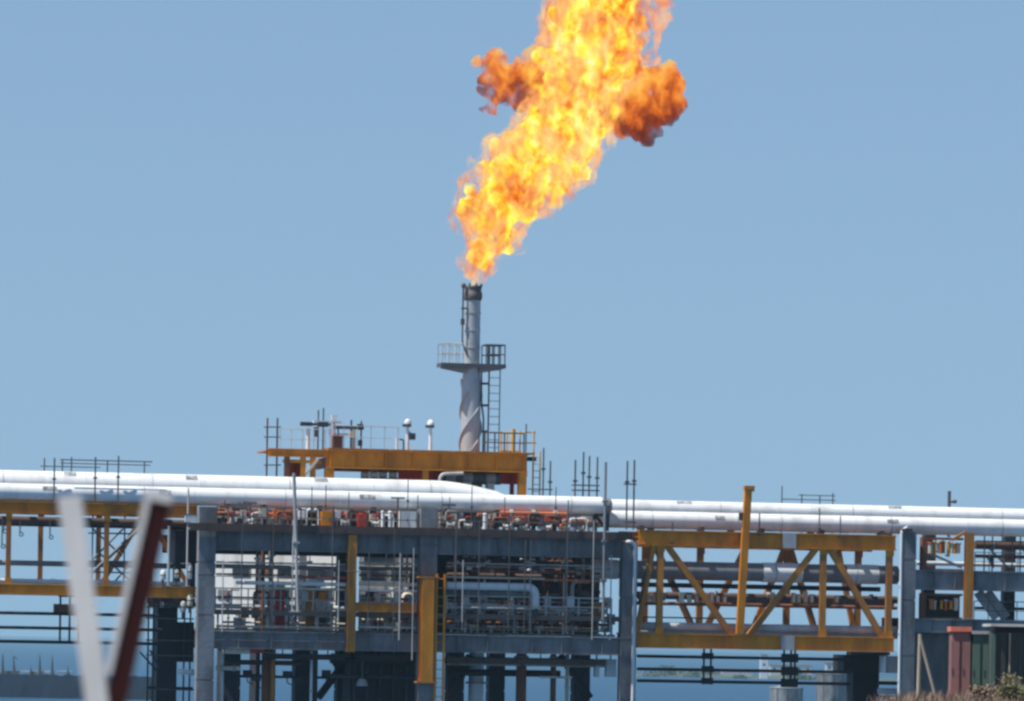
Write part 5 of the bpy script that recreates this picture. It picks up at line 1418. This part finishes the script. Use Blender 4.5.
def stack_rail(px0, px1, n, mt, r):
    for dd in (-.58, .58):
        for k in range(n):
            s = sx(px0 + (px1 - px0) * k / (n - 1), FD, 360)
            part(T, 'rail_post', MB().tube((s, FD + dd, fzp + .06), (s, FD + dd, fzp + 1.1), r, 5), mt)
        for h_ in (.6, 1.1):
            part(T, 'rail', MB().tube((sx(px0, FD, 360), FD + dd, fzp + h_), (sx(px1, FD, 360), FD + dd, fzp + h_), r, 5), mt)
    for px in (px0, px1):
        part(T, 'rail', MB().tube((sx(px, FD, 360), FD - .58, fzp + 1.1), (sx(px, FD, 360), FD + .58, fzp + 1.1), r, 5), mt)
stack_rail(440, 461, 4, 'galv', .025)
stack_rail(484, 502.5, 4, 'tube_steel', .035)
# caged ladder on the right, pilot line on the left
for px in (487.5, 498.5):
    s = sx(px, FD, 400)
    part(T, 'ladder_rail', MB().tube((s, FD - .3, fz0), (s, FD - .3, fzp + 1.1), .045 if px < 490 else .03, 6), 'tube_steel')
s0_, s1_ = sx(487.5, FD, 400), sx(498.5, FD, 400)
for k in range(int((fzp - fz0) / .4)):
    z = fz0 + .3 + .4 * k
    part(T, 'ladder_rung', MB().tube((s0_, FD - .3, z), (s1_, FD - .3, z), .018, 5), 'tube_steel')
for f in (.25, .55, .8):
    z = fz0 + (fzp - fz0) * f
    part(T, 'ladder_strut', MB().bar((fs + .45, FD - .1, z), (s0_, FD - .3, z), .1, .12), 'tube_steel')
sp_ = sx(461.5, FD, 320)
pp = part(T, 'pilot_line', MB().path([(fs - .3, FD - .3, fzp + .5), (sp_, FD - .3, fzp + 1.2), (sp_, FD - .3, fzt + .02)], .045, 6, .2, 4), 'tube_steel')
part(pp, 'pilot_head', MB().lathe((sp_, FD - .3, fzt - .12), [(.06, 0), (.11, .05), (.11, .2), (.05, .25)], 8), 'burnt')
part(pp, 'clip', MB().box(sp_ - .09, sp_ + .09, FD - .4, FD - .2, fzp + 2.1, fzp + 2.4).box(sp_ - .08, sp_ + .25, FD - .36, FD - .24, fzp + 2.9, fzp + 2.98), 'tube_steel')
part(T, 'service_line', MB().path([(fs + R1 + .12, FD - .3, fz0), (fs + R1 + .12, FD - .3, fz0 + 1.8), (fs + R1 - .02, FD - .35, fz0 + 2.6), (fs + R2 + .05, FD - .3, fzp - .2)], .05, 6, .3, 4), 'tube_steel')

# ------------------------------------------------------------------ the flame: real burning gas volume
def fire_material(name, stops, sigma, S_, scale, lo, hi, warp=.9, grad=None, tilt=28):
    m = bpy.data.materials.new(name)
    m.use_nodes = True
    n = m.node_tree
    n.nodes.clear()
    L = n.links.new
    def noise_node(scale_, detail, rough, vec):
        x = n.nodes.new('ShaderNodeTexNoise')
        x.inputs['Scale'].default_value = scale_
        x.inputs['Detail'].default_value = detail
        x.inputs['Roughness'].default_value = rough
        L(vec, x.inputs['Vector'])
        return x
    def math_(op, a, b, c=None):
        x = n.nodes.new('ShaderNodeMath')
        x.operation = op
        for i, v in enumerate((a, b, c)):
            if v is None: continue
            if isinstance(v, (int, float)): x.inputs[i].default_value = v
            else: L(v, x.inputs[i])
        return x.outputs[0]
    out = n.nodes.new('ShaderNodeOutputMaterial')
    tc = n.nodes.new('ShaderNodeTexCoord')
    mp = n.nodes.new('ShaderNodeMapping')
    mp.inputs['Rotation'].default_value = (0, radians(-tilt), 0)
    mp.inputs['Scale'].default_value = (1.0, 1.0, .75)
    L(tc.outputs['Object'], mp.inputs['Vector'])
    wn = noise_node(.6, 2, .5, mp.outputs[0])
    vm = n.nodes.new('ShaderNodeVectorMath')
    vm.operation = 'MULTIPLY_ADD'
    L(wn.outputs['Color'], vm.inputs[0])
    vm.inputs[1].default_value = (warp,) * 3
    L(mp.outputs[0], vm.inputs[2])
    n1 = noise_node(scale, 5, .62, vm.outputs[0])
    big = noise_node(.33, 1, .5, mp.outputs[0])                    # broad hot and cool regions
    tmp = math_('MULTIPLY_ADD', big.outputs['Fac'], .36, math_('SUBTRACT', n1.outputs['Fac'], .18))
    if grad:
        c, ax = grad
        dp = n.nodes.new('ShaderNodeVectorMath')
        dp.operation = 'DOT_PRODUCT'
        dp.inputs[1].default_value = ax
        sb = n.nodes.new('ShaderNodeVectorMath')
        sb.operation = 'SUBTRACT'
        sb.inputs[1].default_value = c
        L(tc.outputs['Object'], sb.inputs[0])
        L(sb.outputs[0], dp.inputs[0])
        tmp = math_('ADD', tmp, dp.outputs['Value'])
    cr = n.nodes.new('ShaderNodeValToRGB')
    el = cr.color_ramp.elements
    for i, (pos, c_) in enumerate(stops):
        e = el[i] if i < 2 else el.new(pos)
        e.position = pos
        e.color = (*c_, 1)
    L(tmp, cr.inputs[0])
    ad = n.nodes.new('ShaderNodeVectorMath')
    ad.operation = 'ADD'
    ad.inputs[1].default_value = (13.1, 4.7, 9.2)
    L(vm.outputs[0], ad.inputs[0])
    n2 = noise_node(scale * .75, 4, .6, ad.outputs[0])
    mr = n.nodes.new('ShaderNodeMapRange')
    mr.interpolation_type = 'SMOOTHSTEP'
    mr.inputs['From Min'].default_value = lo
    mr.inputs['From Max'].default_value = hi
    mr.inputs['To Min'].default_value = 0.0
    mr.inputs['To Max'].default_value = sigma
    L(n2.outputs['Fac'], mr.inputs['Value'])
    ab = n.nodes.new('ShaderNodeVolumeAbsorption')
    ab.inputs['Color'].default_value = (0, 0, 0, 1)
    L(mr.outputs[0], ab.inputs['Density'])
    em = n.nodes.new('ShaderNodeEmission')
    L(cr.outputs[0], em.inputs['Color'])
    L(math_('MULTIPLY', mr.outputs[0], S_), em.inputs['Strength'])
    sm = n.nodes.new('ShaderNodeAddShader')
    L(ab.outputs[0], sm.inputs[0])
    L(em.outputs[0], sm.inputs[1])
    L(sm.outputs[0], out.inputs['Volume'])
    m.cycles.volume_step_rate = .07
    return m
FB = Vector((fs, FD, fzt - .05))
hot = fire_material('burning_gas', [(.32, (.40, .04, .003)), (.68, (1, .96, .42)), (.395, (.86, .17, .008)), (.445, (1, .36, .012)), (.495, (1, .66, .025)), (.57, (1, .87, .10))], 5.5, 1.1, 1.45, .42, .56)
sooty_l = fire_material('sooty_fire', [(.24, (.09, .016, .006)), (.75, (1, .6, .1)), (.40, (.26, .035, .006)), (.50, (.8, .16, .012)), (.60, (1, .36, .04))], 4.0, .86, 1.3, .36, .52, grad=(q(508, 84, FD) - FB, (.0, 0, .10)))
sooty_r = fire_material('sooty_fire', [(.24, (.09, .016, .006)), (.75, (1, .6, .1)), (.40, (.26, .035, .006)), (.50, (.8, .16, .012)), (.60, (1, .36, .04))], 4.0, .86, 1.3, .36, .52, grad=(q(640, 104, FD) - FB, (-.03, 0, .09)))

def fire_mesh(name, blobs, parent, material, seed, voxel=.14, amp=.42):
    """union of lobes, roughened: blobs are (px, py, radius px, depth m)"""
    g = random.Random(seed)
    m = MB()
    for px, py, r, dd in blobs:
        c = q(px, py, FD + dd)
        r = r * .051
        n1, n2 = 10, 14
        vs = [c + Vector((0, 0, r))]
        for i in range(1, n1):
            for j in range(n2):
                th, ph = pi * i / n1, 2 * pi * j / n2
                vs.append(c + Vector((r * sin(th) * cos(ph), .8 * r * sin(th) * sin(ph), r * cos(th))))
        vs.append(c - Vector((0, 0, r)))
        fs_ = [(0, 1 + j, 1 + (j + 1) % n2) for j in range(n2)]
        for i in range(n1 - 2):
            fs_ += [(1 + i * n2 + j, 1 + (i + 1) * n2 + j, 1 + (i + 1) * n2 + (j + 1) % n2, 1 + i * n2 + (j + 1) % n2) for j in range(n2)]
        L0 = 1 + (n1 - 2) * n2
        fs_ += [(L0 + j, len(vs) - 1, L0 + (j + 1) % n2) for j in range(n2)]
        m.add(vs, fs_)
    o = part(parent, name, m, material)
    rm = o.modifiers.new('r', 'REMESH')
    rm.mode = 'VOXEL'
    rm.voxel_size = voxel
    dg = bpy.context.evaluated_depsgraph_get()
    me = bpy.data.meshes.new_from_object(o.evaluated_get(dg))
    o.modifiers.clear()
    old = o.data
    off = Vector((seed * 3.1, 0, 0))
    nrm = [v.normal.copy() for v in me.vertices]
    for v, nn in zip(me.vertices, nrm):
        p = v.co + off
        f = mnoise.fractal(p * 1.1, 1.0, 2.0, 4) * amp + mnoise.fractal(p * 3.0, 1.0, 2.0, 2) * amp * .3
        v.co += nn * f
    me.materials.clear()
    me.materials.append(material)
    o.data = me
    bpy.data.meshes.remove(old)
    return o
FL = thing('flame', 'large yellow and orange gas flame leaning right above the flare stack', 'flame', (fs, FD, fzt - .05))
g = random.Random(4)
spine = [(474, 283, 3), (477, 274, 5), (480, 264, 7), (482, 254, 10), (485, 242, 15), (488, 228, 22), (494, 212, 28), (505, 196, 33), (517, 180, 37), (532, 165, 40), (547, 148, 42), (560, 128, 42), (570, 106, 43), (580, 84, 46), (586, 62, 48), (592, 40, 48), (598, 18, 45), (604, -6, 43), (612, -32, 42), (622, -58, 36), (634, -84, 28), (645, -104, 18)]
blobs = []
for px, py, r in spine:
    blobs.append((px, py, r * .92, g.uniform(-.3, .3)))
    for _ in range(5 if r > 12 else 1):
        a = g.uniform(0, 2 * pi)
        rr = r * g.uniform(.22, .42)
        blobs.append((px + cos(a) * r * .8, py + sin(a) * r * .8, rr, g.uniform(-.5, .5) * r * .05))
blobs += [(466, 206, 10, 0), (463, 220, 8, 0), (474, 186, 10, .2), (512, 238, 7, 0), (508, 246, 5, .1), (484, 166, 9, 0), (497, 150, 9, 0), (562, 186, 9, 0), (578, 168, 12, 0), (590, 145, 12, 0), (600, 120, 10, 0), (546, 60, 12, 0), (540, 78, 13, 0), (535, 98, 10, 0), (632, 45, 12, 0), (638, 22, 10, 0), (493, 262, 4, 0), (468, 258, 4, 0), (497, 250, 5, 0)]
fire_mesh('fire_plume', blobs, FL, hot, 1)
veil = fire_material('thin_fire', [(.34, (.62, .12, .03)), (.68, (1, .72, .28)), (.5, (1, .42, .13))], 2.0, .95, 1.6, .45, .62)
fire_mesh('fire_veil', [(x, y, r * 1.15 + 6, z) for x, y, r, z in blobs if y < 276], FL, veil, 7, voxel=.18, amp=.45)
fire_mesh('fire_lobe', [(493, 66, 12, 0), (504, 76, 16, .2), (516, 86, 19, 0), (530, 80, 18, -.2), (500, 94, 14, 0), (492, 106, 9, 0), (487, 76, 8, 0), (510, 98, 12, .3), (483, 110, 5, 0), (520, 62, 8, .2), (530, 52, 8, 0), (500, 58, 9, .1), (480, 92, 6, 0), (478, 64, 6, 0), (516, 104, 8, 0)], FL, sooty_l, 2, amp=.38)
fire_mesh('fire_lobe', [(632, 112, 22, 0), (646, 108, 29, .2), (658, 100, 28, 0), (664, 88, 22, -.2), (650, 84, 20, .2), (622, 118, 16, 0), (638, 124, 17, 0), (674, 100, 12, .2), (615, 100, 14, 0), (636, 90, 14, 0), (655, 122, 14, 0), (612, 88, 10, 0), (668, 74, 12, .1), (678, 88, 11, 0), (645, 134, 12, 0), (626, 132, 9, 0)], FL, sooty_r, 3, amp=.42)
fire_mesh('fire_wisp', [(655, 62, 6, 0), (652, 50, 6, 0), (657, 38, 7, .1), (660, 26, 9, 0), (656, 14, 10, 0), (662, 2, 10, 0), (668, 16, 5, 0), (665, -12, 9, 0), (672, 4, 6, 0), (668, -26, 8, 0), (664, -36, 5, 0)], FL, fire_material('wisp_fire', [(.34, (.7, .12, .02)), (.68, (1, .6, .2)), (.5, (1, .36, .1))], 2.6, 1.0, 1.2, .34, .5), 4, amp=.25)

# ------------------------------------------------------------------ Y-shaped fence post close to the viewer
YV = 15.0
def vz(px, py): return wq(px, py, YV)
apex = vz(105, 745)
gz = bluff_h(apex.x, YV)
t = thing('fence_post', 'out-of-focus Y-shaped fence post with one white and one maroon arm', 'fence post', (apex.x, YV, gz), fr=WORLD)
part(t, 'post', MB().box(apex.x - .05, apex.x + .05, YV - .05, YV + .05, gz - .3, apex.z + .02), 'post_white')
a, b = vz(103, 742), vz(69.5, 496)
part(t, 'arm', MB().bar(a, b, .068, .06, up=(0, 1, 0)), 'post_white', 'white arm of the post')
a, b = vz(107, 742), vz(161, 502)
ax = (b - a).normalized()
nx_ = Vector((-ax.z, 0, ax.x))               # towards the white arm
ar = part(t, 'arm', MB().bar(a, b, .062, .05, up=(0, 1, 0)), 'post_maroon', 'maroon faced arm of the post')
part(ar, 'edge_strip', MB().bar(a + nx_ * .040 + ax * .2, b + nx_ * .040, .018, .06, up=(0, 1, 0)), 'post_white')
part(ar, 'end_cap', MB().bar(b + nx_ * .009, b + ax * .03 + nx_ * .009, .08, .062, up=(0, 1, 0)), 'post_white')

# ------------------------------------------------------------------ yard on the bluff, bottom right
YC = 152.0
def gx(px, Y=YC): return wq(px, 670, Y).x
def gzt(py, px, Y=YC): return wq(px, py, Y).z
def locker(px0, px1, yt, mt, cap, label, dep=1.2, Y=YC, lid=.22):
    x0, x1 = gx(px0, Y), gx(px1, Y)
    zt = gzt(yt, px0, Y)
    zb = bluff_h((x0 + x1) / 2, Y) - .08
    t = thing('site_locker', label, 'locker', ((x0 + x1) / 2, Y, zb), fr=WORLD)
    part(t, 'body', MB().box(x0 + .03, x1 - .03, Y + .03, Y + dep, zb, zt), mt)
    w_ = x1 - x0
    for k in (0, 1):
        c0 = x0 + (0 if k == 0 else w_ * .58)
        dr_ = part(t, 'panel', MB().box(c0, c0 + w_ * .42, Y - .03, Y + .028, zb + .05, zt - .3), mt)
        part(dr_, 'hinge', MB().box(c0 + .02, c0 + .05, Y - .05, Y - .031, (zb + zt) / 2 - .1, (zb + zt) / 2 + .1), 'tube_steel')
    part(t, 'lid', MB().box(x0 - .03, x1 + .03, Y - .07, Y + dep + .05, zt + .002, zt + lid), cap)
locker(951, 970, 631.5, 'pink_red', 'coral', 'faded red double panel locker with a coral lid on the bluff', lid=.15)
locker(972, 990.5, 634, 'green_paint', 'galv', 'dull green locker beside the faded red one on the bluff', lid=.1)
x0, x1 = gx(991, 151), gx(1090, 151)
zt, zb = gzt(632.5, 1005, 151), 13.1
t = thing('shipping_container', 'dark green corrugated container with pale roof edge on the bluff', 'container', ((x0 + x1) / 2, 151, zb), fr=WORLD)
part(t, 'body', MB().box(x0, x1, 151.05, 153.4, zb, zt), 'dark_green')
m = MB()
k = 0
x = x0 + .05
while x < x1 - .15:
    m.box(x, x + .12, 151.0, 151.048, zb + .12, zt - .12)
    x += .26
part(t, 'corrugation', m, 'dark_green')
part(t, 'roof', MB().box(x0 - .05, x1, 150.7, 153.5, zt + .18, zt + .26), 'galv')
part(t, 'roof_shade', MB().box(x0 + .1, x1, 151.1, 153.3, zt, zt + .18), 'black_steel')  # black slab stands in for the shadow under the roof
part(t, 'corner_post', MB().box(x0 - .02, x0 + .12, 150.98, 151.2, zb, zt - .02), 'green_paint')
part(t, 'seam_post', MB().box(gx(1008.5, 151), gx(1010, 151), 150.96, 150.998, zb, zt - .02), 'weathered_wood')
# timber fence post with strut
def tpost(px0, px1, pt, px2, py2, Y, label):
    a = wq(px0, pt, Y)
    x = gx(px1, Y)
    zb = bluff_h(x, Y) - .1
    t = thing('timber_post', label, 'post', (x, Y, zb), fr=WORLD)
    part(t, 'post', MB().tube((x, Y, zb), a, .06, 8, .05), 'weathered_wood')
    b = wq(px2, py2, Y)
    f = (a.z - zb) / max(.1, a.z - b.z)
    part(t, 'strut', MB().tube(a - Vector((0, .03, .1)), a + (b - a) * f, .045, 8, .045), 'weathered_wood')
    return t
tpost(920, 918.5, 634, 934, 690, 146, 'weathered timber post with a slanting strut on the bluff edge')
tpost(988, 987, 684, 976, 701, 142, 'low weathered timber stake with slanting strut before green locker')
m = MB()                                     # dry scrub over the bluff edge
g = random.Random(9)
def tuft(x, y, h_, n, spread):
    z = bluff_h(x, y) - .05
    for _ in range(n):
        a = g.uniform(0, 2 * pi)
        l = h_ * g.uniform(.5, 1.1)
        b = Vector((x + g.gauss(0, spread * .5), y + g.gauss(0, spread * .5), z))
        tp = b + Vector((cos(a) * l * .35, sin(a) * l * .35, l))
        sd_ = Vector((-sin(a), cos(a), 0)) * g.uniform(.005, .016)
        mid = (b + tp) / 2 + Vector((cos(a) * -.06, sin(a) * -.06, .05))
        m.add([b - sd_, b + sd_, mid + sd_, mid - sd_, tp], [(0, 1, 2, 3), (3, 2, 4)])
for i in range(620):
    y = g.uniform(118, 150)
    x = .0755 * y + .1 + g.random() ** .8 * 6.5
    tuft(x, y, g.uniform(.2, .62), 34, .6)
solo('dry_scrub', m, 'dry_brush', 'dry brown scrub covering the bluff edge', 'scrub', fr=WORLD, kind='stuff')
for px, Y, h_, r_, lab in ((1006, 138, 1.0, .6, 'pale leafy bush before the dark green container'), (1020, 135, 1.1, .7, 'low olive bush at the foot of dark green container'), (985, 136, .7, .5, 'small dry bush at the foot of the green locker')):
    x = gx(px, Y)
    zb = bluff_h(x, Y)
    t = thing('bush', lab, 'bush', (x, Y, zb), 'bushes on the bluff', WORLD)
    mm = MB()
    for k in range(6):
        a = k * 1.05
        mm.tube((x, Y, zb - .05), (x + cos(a) * r_ * .6, Y + sin(a) * r_ * .6, zb + h_ * .7), .025, 5, .01)
    part(t, 'stems', mm, 'bark')
    mm = MB()
    leaf_crown(mm, Vector((x, Y, zb + h_ * .6)), r_, h_ * .5, 900, .05, int(px))
    part(t, 'crown', mm, 'leaf_dull' if px > 1010 else 'dry_brush')
